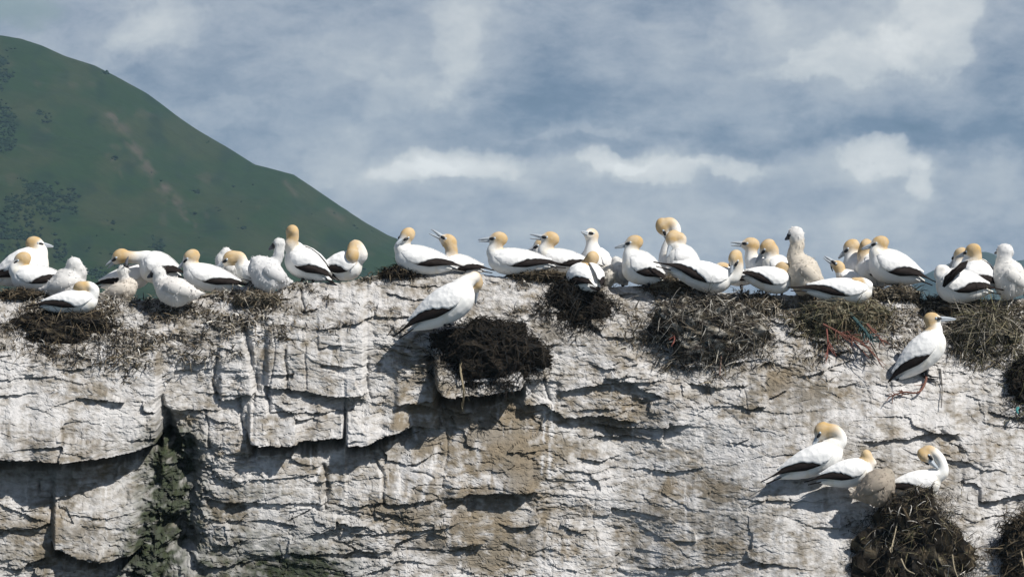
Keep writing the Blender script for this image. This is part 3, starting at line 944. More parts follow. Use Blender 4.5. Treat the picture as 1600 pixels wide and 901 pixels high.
_tmp = bpy.data.objects.new('remesh_tmp', bpy.data.meshes.new('remesh_tmp'))
COL.objects.link(_tmp)
_rm = _tmp.modifiers.new('r', 'REMESH'); _rm.mode = 'VOXEL'
_sm = _tmp.modifiers.new('s', 'SMOOTH'); _sm.factor = 0.5


def fuse(bm, voxel, iters):
    """one continuous skin over overlapping closed shapes"""
    bmesh.ops.recalc_face_normals(bm, faces=bm.faces)
    me = bpy.data.meshes.new('t'); bm.to_mesh(me); bm.free()
    old = _tmp.data; _tmp.data = me
    if old.users == 0: bpy.data.meshes.remove(old)
    _rm.voxel_size = voxel; _sm.iterations = iters
    bpy.context.view_layer.update()
    dg = bpy.context.evaluated_depsgraph_get()
    return bpy.data.meshes.new_from_object(_tmp.evaluated_get(dg))


BODY = [(.10, .07, .08, -.02), (.17, .16, .18, -.08), (.25, .32, .36, -.11), (.34, .54, .58, -.10), (.46, .78, .80, -.06), (.60, .96, .96, -.02), (.74, 1.0, 1.0, .0),
        (.85, .88, .92, .0), (.93, .66, .72, .02), (.98, .36, .40, .05), (1.0, .10, .12, .06)]


def prof(t):
    return float(np.interp(t, [b[0] for b in BODY], [b[2] for b in BODY]))


def wprof(t):
    return float(np.interp(t, [.0, .05, .12, .22, .35, .5, .65, .8, .88, .95], [.22, .27, .36, .52, .76, .96, 1.04, 1.0, .85, .60]))


HEAD_BUFF = np.array((.47, .305, .110)); WHITE = np.array((.84, .84, .82)); CREAM = np.array((.80, .71, .55))


def bird(label, A, T, H, head, tip, Y, dA=0.0, dT=0.0, neck=None, hd=0.0, td=0.0, gape=0.0, feet=None, group=None, cat='gannet',
         chick=False, buff=1.0, wings=True, tint=None, tuck=False, fat=1.0, hr=1.0, legh=None, face=True, beak=True, crown=None):
    """A/T: breast and tail tip (photo pixel + depth offset dA/dT), H body height in px, head centre + hd, bill tip + td"""
    A3 = P(A[0], A[1], Y + dA); T3 = P(T[0], T[1], Y + dT)
    f = (A3 - T3); D = f.length; f.normalize()
    s = f.cross(Vector((0, 0, 1))); s.normalize()
    up = s.cross(f).normalized()
    R = H / PX / 2
    Rw = R * fat * (1.0 if chick else .93)
    ax = lambda t: T3 + f * (D * t)
    Hd = P(head[0], head[1], Y + hd)
    if len(tip) == 3:          # a direction
        b = Vector(tip).normalized()
    else:
        b = (P(tip[0], tip[1], Y + hd + td) - Hd)
        b.normalize()
    blen = (.115 if chick else .185) * 1.0
    if len(tip) == 2:
        blen = max(0.10 if chick else 0.15, (P(tip[0], tip[1], Y + hd + td) - Hd).length)
        blen = min(blen, 0.25)
    base = ax(.6); base.z = (min(ax(.5).z, ax(.7).z) - R)
    root = bpy.data.objects.new('gannet_chick' if chick else 'gannet', None)
    COL.objects.link(root)
    root.location = base; root.empty_display_size = 0.1
    root['label'] = label; root['category'] = cat
    if group: root['group'] = group
    L = lambda p: p - base
    # ---- body, neck and head: one skin
    bm = bmesh.new()
    cs = []; fr = []; rd = []
    for t, rh, rw, off in BODY:
        cs.append(L(ax(t) + up * (off * R))); fr.append((s, up)); rd.append((Rw * rw, R * rh))
    ring_tube(bm, cs, fr, rd, 16)
    if neck is None:
        N0 = ax(.76) + up * R * .10
        K = ax(.93) + up * R * .62
        pts = [N0, K, K * .38 + Hd * .62 + (f * .006), Hd]
    else:
        pts = [ax(.76) + up * R * .1, ax(.90) + up * R * .45] + [P(q[0], q[1], Y + (q[2] if len(q) > 2 else hd * .6)) for q in neck] + [Hd]
    npth = spline(pts, 22)
    scale = hr
    r0 = R * .80
    rn = (.060 if chick else .050) * scale; rh_ = (.064 if chick else .058) * scale
    rads = []
    for i in range(22):
        q = i / 21
        r = r0 + (rn - r0) * float(sstep(0, .55, q))
        r = r + (rh_ * .9 - r) * float(sstep(.72, 1.0, q))
        rads.append(r)
    tube(bm, [L(p) for p in npth], rads, 12, s)
    nd = (npth[-1] - npth[-4]).normalized()
    hs = None
    upd = nd * .6 + Vector((0, 0, 1)) * .6
    hu = upd - b * upd.dot(b)
    if hu.length < .2: hu = Vector((0, 0, 1)) - b * b.z
    if hu.length < .1: hu = up - b * up.dot(b)
    hu.normalize(); hs = b.cross(hu).normalized()
    if chick:
        ellipsoid(bm, L(Hd + b * .004), (b * .072 * scale, hs * .066 * scale, hu * .068 * scale))
        ellipsoid(bm, L(ax(.62) - up * R * .10), (f * D * .27, s * Rw * 1.06, up * R * 1.04))
    else:
        ellipsoid(bm, L(Hd + b * .008 + hu * .004), (b * .074 * scale, hs * .054 * scale, hu * .060 * scale))
        ellipsoid(bm, L(Hd + b * .055 - hu * .003), (b * .042 * scale, hs * .034 * scale, hu * .037 * scale))
    me = fuse(bm, .0105 if not chick else .0125, 4)
    n = len(me.vertices)
    co = np.empty(n * 3, np.float32); me.vertices.foreach_get('co', co); co = co.reshape(-1, 3)
    nv = np.empty(n * 3, np.float32); me.vertices.foreach_get('normal', nv); nv = nv.reshape(-1, 3)
    seed = int(A[0] * 7 + T[0] * 3) % 9973
    path = np.array([L(p) for p in npth])
    dist = np.linalg.norm(co[:, None, :] - path[None], axis=2)
    near = dist.argmin(1) / 21.0; dmin = dist.min(1)
    hdist = np.linalg.norm(co - np.array(L(Hd)), axis=1)
    col = np.tile(WHITE, (n, 1))
    fn = fbm(co[:, 0] * 20 + seed, co[:, 2] * 20 + co[:, 1] * 13, 3, 301)
    if chick:
        c0 = np.array(tint if tint is not None else (.76, .74, .70))
        col = np.tile(c0, (n, 1)) * (1 + 0.07 * fn[:, None])
        # disturbed, clumpy down
        lump = fbm(co[:, 0] * 34 + seed, co[:, 2] * 34 + co[:, 1] * 21, 3, 302)
        co = co + nv * (lump * .006)[:, None]
        me.vertices.foreach_set('co', co.astype(np.float32).ravel())
        cr = crown if crown is not None else (.84, .84, .82)
        hmask = sstep(.085, .06, hdist)
        col = col + (np.array(cr) - col) * (0.8 * hmask)[:, None]
    else:
        nape = (nv @ np.array(-b)) * .5 + (nv @ np.array(hu)) * .35
        k0 = sstep(.28, .95, near + 0.16 * nape + 0.04 * fn) * (dmin < .088)
        k1 = sstep(.20, .080, hdist)
        bf_ = np.clip(k0 * (k1 * .75 + .25), 0, 1) * (dmin < rh_ * 1.75)
        if tuck: bf_ = k1 * sstep(.095, .06, hdist)
        front = ((co - np.array(L(Hd))) @ np.array(b))
        bf_ = bf_ * (1 - .55 * sstep(.030, .070, front + .25 * ((co - np.array(L(Hd))) @ -np.array(hu)))) * buff * (.86 + .14 * np.clip(fn, -1, 1))
        hb = HEAD_BUFF * (1 + .12 * fn[:, None]) + np.array((.12, .14, .14)) * np.clip(vnoise(co[:, 0] * 9 + seed, co[:, 2] * 9, 305), 0, 1)[:, None]
        col = col + (hb - col) * bf_[:, None]
        col = col * (1 - .05 * np.clip(fn, 0, 1))[:, None]
        soil = sstep(.05, .45, fbm(co[:, 0] * 11 + seed, co[:, 2] * 11 + co[:, 1] * 7, 3, 306)) * (near < .5)
        col = col * (1 - soil[:, None] * np.array((.04, .07, .13)))
        if tint is not None:
            col = col * np.array(tint)
    c4 = np.ones((n, 4), np.float32); c4[:, :3] = np.clip(col, .01, .9)
    at = me.color_attributes.new('Col', 'FLOAT_COLOR', 'POINT'); at.data.foreach_set('color', c4.ravel())
    me.polygons.foreach_set('use_smooth', np.ones(len(me.polygons), bool))
    me.materials.clear(); me.materials.append(M['down' if chick else 'plumage'])
    me.name = 'body'
    link('body', me, root)
    # ---- bill
    def mand(name, d0, upper):
        bmb = bmesh.new()
        start = L(Hd + b * (.062 if not chick else .055) + hu * (.004 if upper else -.010))
        ln = blen - (.062 if not chick else .055)
        pts_ = []; rr = []
        for i in range(7):
            q = i / 6
            drop = -.010 * q ** 3 if upper else -.001 * q
            pts_.append(start + d0 * (ln * q * (1.0 if upper else .96)) + hu * drop)
            w0 = .020 * (1 - q) ** .8 + .003; h0 = (.017 if upper else .011) * (1 - q) ** .85 + .003
            rr.append((w0 * (.8 if chick else 1), h0 * (.9 if chick else 1)))
        frs = [(hs, hu)] * 7
        ring_tube(bmb, pts_, frs, rr, 8)
        bm_obj(name, bmb, M['chick_beak' if chick else 'beak'], root)
    if beak:
        g = math.radians(gape)
        d_up = (Matrix.Rotation(-g * .35, 3, hs) @ b) if g else b
        d_lo = (Matrix.Rotation(g * .65, 3, hs) @ b) if g else (Matrix.Rotation(math.radians(1.5), 3, hs) @ b)
        if d_up.dot(hu) < d_lo.dot(hu):
            d_up, d_lo = (Matrix.Rotation(g * .35, 3, hs) @ b), (Matrix.Rotation(-g * .65, 3, hs) @ b)
        mand('upper_bill', d_up, True)
        mand('lower_bill', d_lo, False)
        # dark gape line / open throat
        bmg = bmesh.new()
        p0 = L(Hd + b * .045 - hu * .004); ln = (blen - .05) * (.72 if not g else .40)
        tube(bmg, [p0, p0 + b * ln * .5, p0 + b * ln], [(.0225, .005 + .016 * (g > 0)), (.0165, .004 + .010 * (g > 0)), (.004, .002)], 8, hs)
        bm_obj('gape', bmg, M['black_skin'], root)
    if face:
        bmf = bmesh.new()
        if chick:
            ellipsoid(bmf, L(Hd + b * .048 + hu * .002), (b * .030 * scale, hs * .044 * scale, hu * .034 * scale), 12, 8)
        else:
            for sg in (-1, 1):
                ellipsoid(bmf, L(Hd + b * .054 + hs * sg * .030 + hu * .005), (b * .034, hs * .016, hu * .0135), 10, 6)
            tube(bmf, [L(Hd + b * .066 - hu * .022), L(Hd + b * .045 - hu * .040), L(Hd + b * .022 - hu * .054)], [.006, .006, .004], 6, hs)
        fsk = bm_obj('face_skin', bmf, M['black_skin'], root)
        for sg in (-1, 1):
            bme = bmesh.new()
            eo = Hd + b * (.040 if not chick else .048) + hs * sg * (.0440 if not chick else .043) + hu * .010
            ellipsoid(bme, L(eo), (b * .0095, hs * .006, hu * .0095), 8, 6)
            bm_obj('eye', bme, M['eye' if not chick else 'black_skin'], fsk)
    # ---- folded wings and tail
    if wings and not chick:
        UPPER = ([.0, .06, .14, .25, .38, .52, .66, .80, .88, .93], [48, 36, 26, 16, 9, 6, 7, 16, 34, 54])
        LOWER = ([.0, .06, .14, .25, .38, .52, .66, .80, .88, .93], [62, 72, 84, 96, 106, 110, 110, 102, 86, 66])
        for sg in (-1, 1):
            def wp(t, v, k_, lift=0.0):
                th0 = np.interp(t, *UPPER); th1 = np.interp(t, *LOWER)
                th = math.radians(th0 + (th1 - th0) * v)
                r = wprof(t)
                return L(ax(t) + up * (R * (r * k_ * math.cos(th) + .0)) + s * (sg * Rw * r * k_ * math.sin(th)) + up * (lift + R * .02))
            # white coverts: full depth at the shoulder, drawn in towards the tip with a ragged lower edge
            nu_, nv_ = 26, 15
            bmw = bmesh.new(); g_ = []
            rj = random.Random(seed + sg)
            for i in range(nu_):
                t = .93 - (.93 - .17) * i / (nu_ - 1)
                vmax = float(np.interp(t, [.17, .25, .36, .50, .60, .70], [.14, .36, .52, .66, .82, 1.0])) + rj.uniform(-.03, .03)
                g_.append([bmw.verts.new(wp(t, vmax * j / (nv_ - 1), 1.0 + .055 * math.sin(math.pi * j / (nv_ - 1)) ** .7 + .045 * (((j / (nv_ - 1)) * 2.6 + .25 * math.sin(5 * t)) % 1.0 - .5) * math.sin(math.pi * j / (nv_ - 1)))) for j in range(nv_)])
            for a, c in zip(g_[:-1], g_[1:]):
                for j in range(nv_ - 1):
                    bmw.faces.new((a[j], a[j + 1], c[j + 1], c[j]))
            bmw.normal_update()
            bmesh.ops.solidify(bmw, geom=bmw.faces[:], thickness=.007)
            bm_obj('wing_covert', bmw, M['covert'], root)
            # dark flight feathers: overlapping blades from mid wing to the tip
            bmd = bmesh.new()
            for q in range(9):
                v0 = 1.0 - q * .075; t1 = .07 - .017 * q + rj.uniform(-.012, .012); t0 = .74 - .02 * q
                rows = []
                for i in range(9):
                    t = t0 + (t1 - t0) * i / 8
                    wd = .26 * (1 - (i / 8) ** 4) + .03
                    vc = v0 + (0.60 - v0) * (i / 8) * .7 - .04
                    kk_ = .985 - .006 * q
                    rows.append([bmd.verts.new(wp(t, min(1.0, vc + wd * (o - .5)), kk_ + (.012 if o == .5 else 0))) for o in (0, .5, 1)])
                for a, c in zip(rows[:-1], rows[1:]):
                    for j in range(2):
                        bmd.faces.new((a[j], a[j + 1], c[j + 1], c[j]))
            bmd.normal_update()
            bmesh.ops.solidify(bmd, geom=bmd.faces[:], thickness=.006)
            bm_obj('flight_feathers', bmd, M['dark_feather'], root)
        for nm, mt, offs in (('tail', M['dark_feather'], (-.34, -.12, .12, .34)), ('tail_edge', M['tail_white'], (-.6,)), ('tail_edge', M['tail_white'], (.6,))):
            bmt = bmesh.new()
            for o in offs:
                a0 = ax(.27) + s * (o * R * .45) - up * R * .10; a1 = ax(-.02 if abs(o) < .5 else .17) + s * (o * R * .42) - up * R * .12
                wv__ = s * (R * .15)
                n_ = up * .004
                mid = a0.lerp(a1, .6)
                vs = [a0 - wv__, a0 + wv__, mid + wv__ * 1.05, a1, mid - wv__ * 1.05]
                lo = [bmt.verts.new(L(p - n_)) for p in vs]; hi = [bmt.verts.new(L(p + n_)) for p in vs]
                bmt.faces.new(list(reversed(lo))); bmt.faces.new(hi)
                for i in range(5):
                    bmt.faces.new((lo[i], lo[(i + 1) % 5], hi[(i + 1) % 5], hi[i]))
            bm_obj(nm, bmt, mt, root, smooth=False)
    if chick:
        # stubby wings lying along the flanks
        for sg in (-1, 1):
            bmw = bmesh.new()
            pts_ = [L(ax(t) + s * (sg * Rw * wprof(t) * .97) + up * (R * (z_))) for t, z_ in ((.84, .22), (.66, .16), (.46, .0), (.28, -.12))]
            tube(bmw, pts_, [(.016, .030), (.022, .050), (.019, .044), (.006, .012)], 8, s)
            wo_ = bm_obj('wing', bmw, M['down'], root)
            k_ = len(wo_.data.vertices)
            wc = np.array([v_.co for v_ in wo_.data.vertices], np.float32); wn = np.array([v_.normal for v_ in wo_.data.vertices], np.float32)
            wcol = np.ones((k_, 4), np.float32); wcol[:, :3] = np.array(tint if tint is not None else (.76, .74, .70)) * .97
            wat = wo_.data.color_attributes.new('Col', 'FLOAT_COLOR', 'POINT'); wat.data.foreach_set('color', wcol.ravel())
            rr_ = np.random.default_rng(seed + sg).integers(0, len(wo_.data.polygons), 700)
            pc = np.array([wo_.data.polygons[int(i)].center for i in rr_], np.float32) + np.random.default_rng(3).normal(0, .008, (700, 3)).astype(np.float32)
            pn = np.array([wo_.data.polygons[int(i)].normal for i in rr_], np.float32)
            co = np.concatenate([co, pc]); nv = np.concatenate([nv, pn]); c4 = np.concatenate([c4, np.repeat(wcol[:1], 700, 0)])
        # down: thousands of fine tufts
        rg = np.random.default_rng(seed)
        pk = rg.integers(0, len(co), 700)
        p0 = co[pk] + rg.normal(0, .003, (700, 3)); nn = nv[pk] * .42 + rg.normal(0, .45, (700, 3)) + np.array((0, 0, -.6)); nn -= nv[pk] * (((nn * nv[pk]).sum(1) - .30))[:, None]
        nn /= np.linalg.norm(nn, axis=1)[:, None]
        ok = np.linalg.norm(p0 - np.array(L(Hd + b * .075)), axis=1) > .048
        p0 = p0[ok]; nn = nn[ok]; cc_ = c4[pk][ok, :3]
        ln = rg.uniform(.008, .021, len(p0))[:, None]
        sd_ = np.cross(nn, nv[pk][ok] + rg.normal(0, .12, nn.shape)); sd_ /= np.linalg.norm(sd_, axis=1)[:, None] + 1e-6
        bn_ = nv[pk][ok]
        sd_ = np.where(((np.cross(2 * sd_, nn) * bn_).sum(1) < 0)[:, None], -sd_, sd_)      # every tuft faces outwards
        vv = np.stack([p0 - sd_ * .0042 - nn * .004, p0 + sd_ * .0042 - nn * .004, p0 + nn * ln], 1).reshape(-1, 3)
        ff = np.arange(len(vv)).reshape(-1, 3)
        tn = np.repeat((nv[pk][ok] + .25 * nn), 3, 0); tn /= np.linalg.norm(tn, axis=1)[:, None]
        tme = mesh_np('down_tufts', vv, ff, np.repeat(np.clip(cc_ * rg.uniform(1.0, 1.08, (len(cc_), 1)), 0, .88), 3, 0), True, M['down'])
        o = link('down_tufts', tme, root)
        o['kind'] = 'stuff'
    # ---- legs with webbed feet; birds behind the crest stand on the flat top of the rock
    spots = [P(fx, fy, Y + fd) for (fx, fy, fd) in (feet or [])]
    if not feet and Y > YC + .02:
        for dq in (-.03, .03):
            q_ = ax(.55) + s * dq
            kb_ = (YC + CAMD) / CAMD / PX
            gz = -(float(crest(np.array([q_.x / kb_ + 800]))[0]) - 450.5) * kb_ - .10 * (q_.y - YC)
            if ax(.55).z - R * .92 - gz > .03:
                spots.append(Vector((q_.x, q_.y, gz)))
    if spots:
        for F3 in spots:
            hip = ax(.50); hip = Vector((F3.x * .6 + hip.x * .4, F3.y * .6 + hip.y * .4, hip.z - R * .6))
            bml = bmesh.new()
            tube(bml, [L(hip), L(hip.lerp(F3, .5) + f * -.008), L(F3 + Vector((0, 0, .008)))], [.016, .010, .010], 8)
            lg = bm_obj('leg', bml, M['black_skin'], root)
            bml = bmesh.new()
            for ang in (-.5, 0, .5):
                fv = Vector((f.x, f.y, 0)).normalized() if abs(f.x) + abs(f.y) > 1e-3 else Vector((0, -1, 0))
                d = Matrix.Rotation(ang, 3, 'Z') @ fv
                tube(bml, [L(F3 + Vector((0, 0, .008))), L(F3 + d * .075 + Vector((0, 0, .002)))], [(.008, .007), (.006, .004)], 6)
            bm_obj('foot', bml, M['black_skin'], lg)

    return root

M['down_tuft'] = material('white_down', m_col((.74, .72, .68), 0.1, 60.0, 0.5), 0.95, 0.05)


# ================================================================== NESTS
def strands(rg, pts, nrm, n, lmin, lmax, wid, cols, hang=0.35, curl=0.5):
    """curved flat fibres lying on a surface given by points and normals"""
    k = rg.integers(0, len(pts), n)
    p = pts[k] + rg.normal(0, .006, (n, 3)); nn = nrm[k]
    d = rg.normal(0, 1, (n, 3)); d[:, 2] -= hang * rg.random(n) * 2
    d -= nn * ((d * nn).sum(1) * .75)[:, None]
    d /= np.linalg.norm(d, axis=1)[:, None]
    w_ = np.cross(d, nn + rg.normal(0, .35, (n, 3))); w_ /= np.linalg.norm(w_, axis=1)[:, None] + 1e-6
    ln = rg.uniform(lmin, lmax, n)[:, None]; wd = (wid * rg.uniform(.5, 1.5, n))[:, None]
    bend = rg.normal(0, curl, (n, 3)) * ln * .35; bend[:, 2] -= np.abs(ln[:, 0]) * .12
    V_ = []
    for q, wf in ((0, .8), (.35, 1.0), (.7, .8), (1.0, .3)):
        c = p + d * ln * q + bend * (q * q) + nn * (.004 + .016 * math.sin(math.pi * min(q * 1.1, 1.0)))
        V_ += [c - w_ * wd * wf, c + w_ * wd * wf]
    V_ = np.stack(V_, 1).reshape(-1, 3)
    b0 = (np.arange(n) * 8)[:, None]
    F_ = np.concatenate([b0 + np.array(o) for o in ((0, 1, 3, 2), (2, 3, 5, 4), (4, 5, 7, 6))], 0)
    c_ = np.array(cols)[rg.integers(0, len(cols), n)] * rg.uniform(.55, 1.5, (n, 1))
    return V_, F_, np.repeat(c_, 8, 0)


DARKW = [(.014, .013, .012), (.018, .015, .012), (.030, .025, .019), (.011, .012, .013)]
BROWN = [(.09, .07, .045), (.13, .105, .07), (.06, .05, .036), (.2, .17, .12), (.045, .038, .03), (.28, .25, .2)]
MIXED = [(.12, .1, .075), (.2, .18, .145), (.05, .045, .038), (.3, .28, .24), (.035, .03, .027), (.08, .07, .05), (.4, .38, .34)]
OLIVE = [(.10, .095, .05), (.15, .13, .08), (.06, .058, .035), (.24, .22, .16), (.035, .033, .024)]


def nest(label, u, v, ru, rv, depth, palette, n, lean=0.0, seed=1, lens=(.05, .16), lobe=.32, wid_=.0026, droop=0.0, core=None):
    rg = np.random.default_rng(seed)
    c = rock_point(u, v, -.02)
    root = bpy.data.objects.new('nest', None); COL.objects.link(root)
    root.location = c; root.empty_display_size = .1
    tag(root, label, 'nest', 'heaped nests on the rock')
    nu_, nv_ = 64, 40
    th = np.linspace(0, 2 * np.pi, nu_, endpoint=False); ph = np.linspace(0.02, np.pi - .02, nv_)
    TH, PH = np.meshgrid(th, ph)
    X_ = np.sin(PH) * np.cos(TH); Y_ = np.sin(PH) * np.sin(TH); Z_ = np.cos(PH)
    lump = 1 + (lobe + .12) * fbm(X_ * 1.9 + seed, Z_ * 1.9 + Y_ * 1.7, 4, 400 + seed, .6) + .10 * fbm(X_ * 11, Z_ * 11 + Y_ * 9 + seed, 3, 430 + seed)
    Zs = np.where(Z_ > 0, np.abs(Z_) ** .8, -np.abs(Z_) ** (1.0 + droop))
    wid = 1 - (.22 if rv < 80 else .42) * Z_ if droop == 0 else 1 + 0 * Z_
    pts = np.stack([X_ * ru / PX * lump * wid + lean * Z_ * .1, Y_ * depth * lump, Zs * rv / PX * lump], -1)
    P3 = pts.reshape(-1, 3)
    nrm = np.stack([X_ / ru * 60, Y_ / depth * .3, Z_ / rv * 60], -1).reshape(-1, 3)
    nrm /= np.linalg.norm(nrm, axis=1)[:, None]
    id_ = np.arange(nu_ * nv_).reshape(nv_, nu_)
    nx = np.roll(id_, -1, 1)
    q = np.stack([id_[:-1], id_[1:], nx[1:], nx[:-1]], -1).reshape(-1, 4)
    pal = np.array(core if core else palette)
    cidx = ((fbm(TH * 6, PH * 14, 3, 450 + seed) * .5 + .5).clip(0, .999) * len(pal)).astype(int)
    cc_ = pal[cidx].reshape(-1, 3) * (.8 + .5 * RNG.random((len(P3), 1)))
    link('mound', mesh_np('mound', P3, q, cc_.astype(np.float32), False, M['nest']), root)
    front = np.argwhere((P3[:, 1] < depth * .5))[:, 0]
    V_, F_, C_ = strands(rg, P3[front], nrm[front], n, lens[0], lens[1], wid_, palette)
    # loose weed spilling over the edge on to the rock round the nest
    m_sk = n // 3
    an = rg.uniform(0, 2 * np.pi, m_sk); rad_ = .72 + np.abs(rg.normal(0, .26, m_sk)) + .22 * vnoise(np.cos(an) * 3 + seed, np.sin(an) * 3, 470 + seed)
    su_ = u + np.cos(an) * rad_ * ru * 1.05; sv_ = np.maximum(v + np.sin(an) * rad_ * rv * 1.05, crest(su_) + 1)
    sy = base_y(su_, sv_); sdp = disp(su_, sv_); sk = (sy + CAMD) / CAMD / PX
    SP = np.stack([(su_ - 800) * sk, sy - sdp - .006, -(sv_ - 450.5) * sk - .22 * (sdp - .02)], -1) - np.array(c)
    SN = np.tile(np.array((0, -.85, .5)), (m_sk, 1)) + rg.normal(0, .3, (m_sk, 3)); SN /= np.linalg.norm(SN, axis=1)[:, None]
    V2, F2, C2 = strands(rg, SP, SN, m_sk, lens[0] * .6, lens[1] * .8, wid_, palette)
    F_ = np.concatenate([F_, F2 + len(V_)]); V_ = np.concatenate([V_, V2]); C_ = np.concatenate([C_, C2])
    o = link('strands', mesh_np('strands', V_, F_, C_.astype(np.float32), False, M['strand']), root)
    o['kind'] = 'stuff'
    return root, c


nest('dark weedy nest on the far left, under the sleeping gannet and its round chick', 104, 518, 84, 34, .17, BROWN[:3] + DARKW, 2000, seed=1)
nest('black seaweed nest bulging from the rock face below the lone gannet at centre left', 762, 552, 80, 44, .26, DARKW, 4200, seed=2, lens=(.04, .12), droop=-.2, lobe=.40)
nest('dark nest hanging below the gannet seen from behind, right of the beak-gaping pair', 898, 480, 50, 38, .16, DARKW, 2200, seed=3)
nest('broad grey nest of sticks and weed under the gannet whose raised tail points left', 1104, 520, 84, 50, .24, MIXED + DARKW[:4], 3300, seed=4, lens=(.05, .2))
nest('olive brown nest with red and teal rope ends under the flat sleeping gannet', 1314, 502, 70, 30, .18, OLIVE + BROWN[:2], 1900, seed=5, lens=(.06, .2))
nest('shaggy straw nest behind the gannet that looks right on the slope', 1540, 526, 50, 38, .16, OLIVE + MIXED[:4] + DARKW[:2], 1700, seed=6, lens=(.1, .3))
nest('tall dark nest under the preening gannet in the lower right corner', 1430, 878, 84, 96, .32, DARKW * 3 + BROWN[:4] + OLIVE[:2] + [(.45, .43, .39)], 9000, seed=7, lens=(.03, .12), lobe=.42, wid_=.0019)
nest('dark nest at the right edge of the photo in the bottom corner', 1604, 872, 44, 60, .2, DARKW + BROWN[:3], 1800, seed=8, lens=(.06, .22))
nest('dark nest on the right edge halfway up the face, with a teal scrap', 1606, 606, 30, 44, .2, DARKW + OLIVE[:1], 1300, seed=9, lens=(.05, .16))
nest('small low nest under the leftmost gannet of the group on the centre ridge', 628, 426, 32, 9, .12, DARKW + BROWN[:2], 700, seed=10, lens=(.03, .1))
nest('small flat nest at the feet of the standing gannet that looks left at centre', 1046, 447, 34, 10, .12, BROWN[:4], 700, seed=11, lens=(.03, .1))
nest('low nest of dead weed beneath the two gannets near the right end of the ridge', 1490, 476, 52, 12, .16, BROWN + DARKW, 900, seed=12, lens=(.03, .12))
nest('thin nest rim under the orange-headed gannets behind the flat sleeper', 1398, 460, 40, 10, .12, BROWN + DARKW, 600, seed=13, lens=(.03, .12))
nest('low nest bank left of the fluffy chick that turns its back', 404, 468, 34, 12, .12, BROWN + MIXED[:3], 700, seed=14, lens=(.03, .1))
nest('thin dark nest line under the gannet with a level open bill at centre', 842, 431, 48, 7, .1, BROWN[:3] + DARKW[:2], 600, seed=15, lens=(.03, .09))
nest('low weed nest on the far left edge below the gannet looking left', 30, 461, 40, 7, .1, BROWN[:3] + DARKW[:2], 400, seed=16, lens=(.03, .09))
nest('spread nest of pale sticks between the broad grey nest and the olive nest', 1196, 480, 36, 12, .10, MIXED + BROWN, 700, seed=17, lens=(.04, .14))

# trampled litter all over the shoulder of the rock
rg = np.random.default_rng(77)
n0 = 60000
lu = rg.uniform(-230, 1840, n0); lv = crest(lu) + rg.random(n0) ** 1.3 * 150
m1 = fbm(lu / 60., lv / 26., 3, 95) + .30 * np.exp(-((lu - 240) / 190.) ** 2) + .16 * sstep(950, 1050, lu) - .42 * np.exp(-((lu - 700) / 190.) ** 2) - .1
m1 = m1 - .7 * sstep(70, 150, lv - crest(lu)) * (1 - .5 * np.exp(-((lu - 1130) / 120.) ** 2)) + .3 * np.exp(-((lu - 380) / 60.) ** 2 - ((lv - 490) / 40.) ** 2)
ok = m1 + rg.normal(0, .16, n0) > .16
lu = lu[ok][:11000]; lv = lv[ok][:11000]
ly = base_y(lu, lv); ld = disp(lu, lv); lk = (ly + CAMD) / CAMD / PX
LP = np.stack([(lu - 800) * lk, ly - ld - .004, -(lv - 450.5) * lk - .22 * (ld - .02)], -1)
LN = np.tile(np.array((0, -.72, .69)), (len(LP), 1)) + rg.normal(0, .3, (len(LP), 3)); LN /= np.linalg.norm(LN, axis=1)[:, None]
V_, F_, C_ = strands(rg, LP, LN, 11500, .02, .085, .0036, MIXED + BROWN + DARKW[:2] + [(.5, .48, .44)], .1, .6)
lit = link('nest_litter', mesh_np('nest_litter', V_, F_, C_.astype(np.float32), False, M['strand']))
tag(lit, 'trampled litter of weed, sticks and droppings strewn over the top of the rock', 'nest litter', kind='stuff')


# ================================================================== stalks and rope ends
def cord(name, label, cat, uv, rad, col, lift=.03, n=14, frays=0, fray_len=.1, liftend=None):
    pts = []
    for i, (a, b) in enumerate(uv):
        l = lift if liftend is None else lift + (liftend - lift) * i / (len(uv) - 1)
        pts.append(rock_point(a, b, l))
    m_ = material(name + '_fibre', m_col(col, .35, 80.0, .5), .9, .1)
    sp = spline(pts, n)
    bm = bmesh.new()
    rad *= .75
    tube(bm, sp, [rad * (1 - .5 * i / (n - 1)) for i in range(n)], 6)
    for q in range(frays):
        i = RNG.integers(n // 3, n)
        d = (sp[-1] - sp[max(0, n - 5)]).normalized() + Vector(RNG.normal(0, .45, 3))
        p0 = sp[i] + Vector(RNG.normal(0, rad * .6, 3))
        l = fray_len * RNG.uniform(.4, 1.1)
        tube(bm, [p0, p0 + d * l * .5 + Vector(RNG.normal(0, l * .12, 3)), p0 + d * l + Vector((0, 0, -l * .15))], [.005, .004, .002], 4)
    o = bm_obj(name, bm, m_, None, False)
    return tag(o, label, cat)


cord('straw_stalk', 'long pale stalk hanging down from the black nest at centre left', 'stalk', [(725, 545), (720, 575), (725, 610), (722, 642)], .016, (.25, .21, .14), .13, 14, 3, .15, .05)
cord('rope', 'teal rope scrap splayed over the olive nest under the flat sleeping gannet', 'rope', [(1326, 490), (1342, 508), (1358, 528)], .022, (.045, .085, .088), .20, 10, 26, .10)
cord('rope', 'long red rope strands fanned across the olive nest, left of the teal scrap', 'rope', [(1284, 506), (1312, 520), (1345, 536)], .013, (.17, .080, .062), .20, 10, 26, .14)
cord('rope', 'red rope end on the right side of the olive nest, right of the teal scrap', 'rope', [(1352, 506), (1364, 520), (1374, 530)], .016, (.16, .078, .060), .19, 10, 16, .09)
cord('rope', 'short red rope end drooping at the lower left of the olive nest', 'rope', [(1290, 514), (1292, 535), (1291, 555)], .010, (.2, .08, .065), .16, 10, 8, .08)
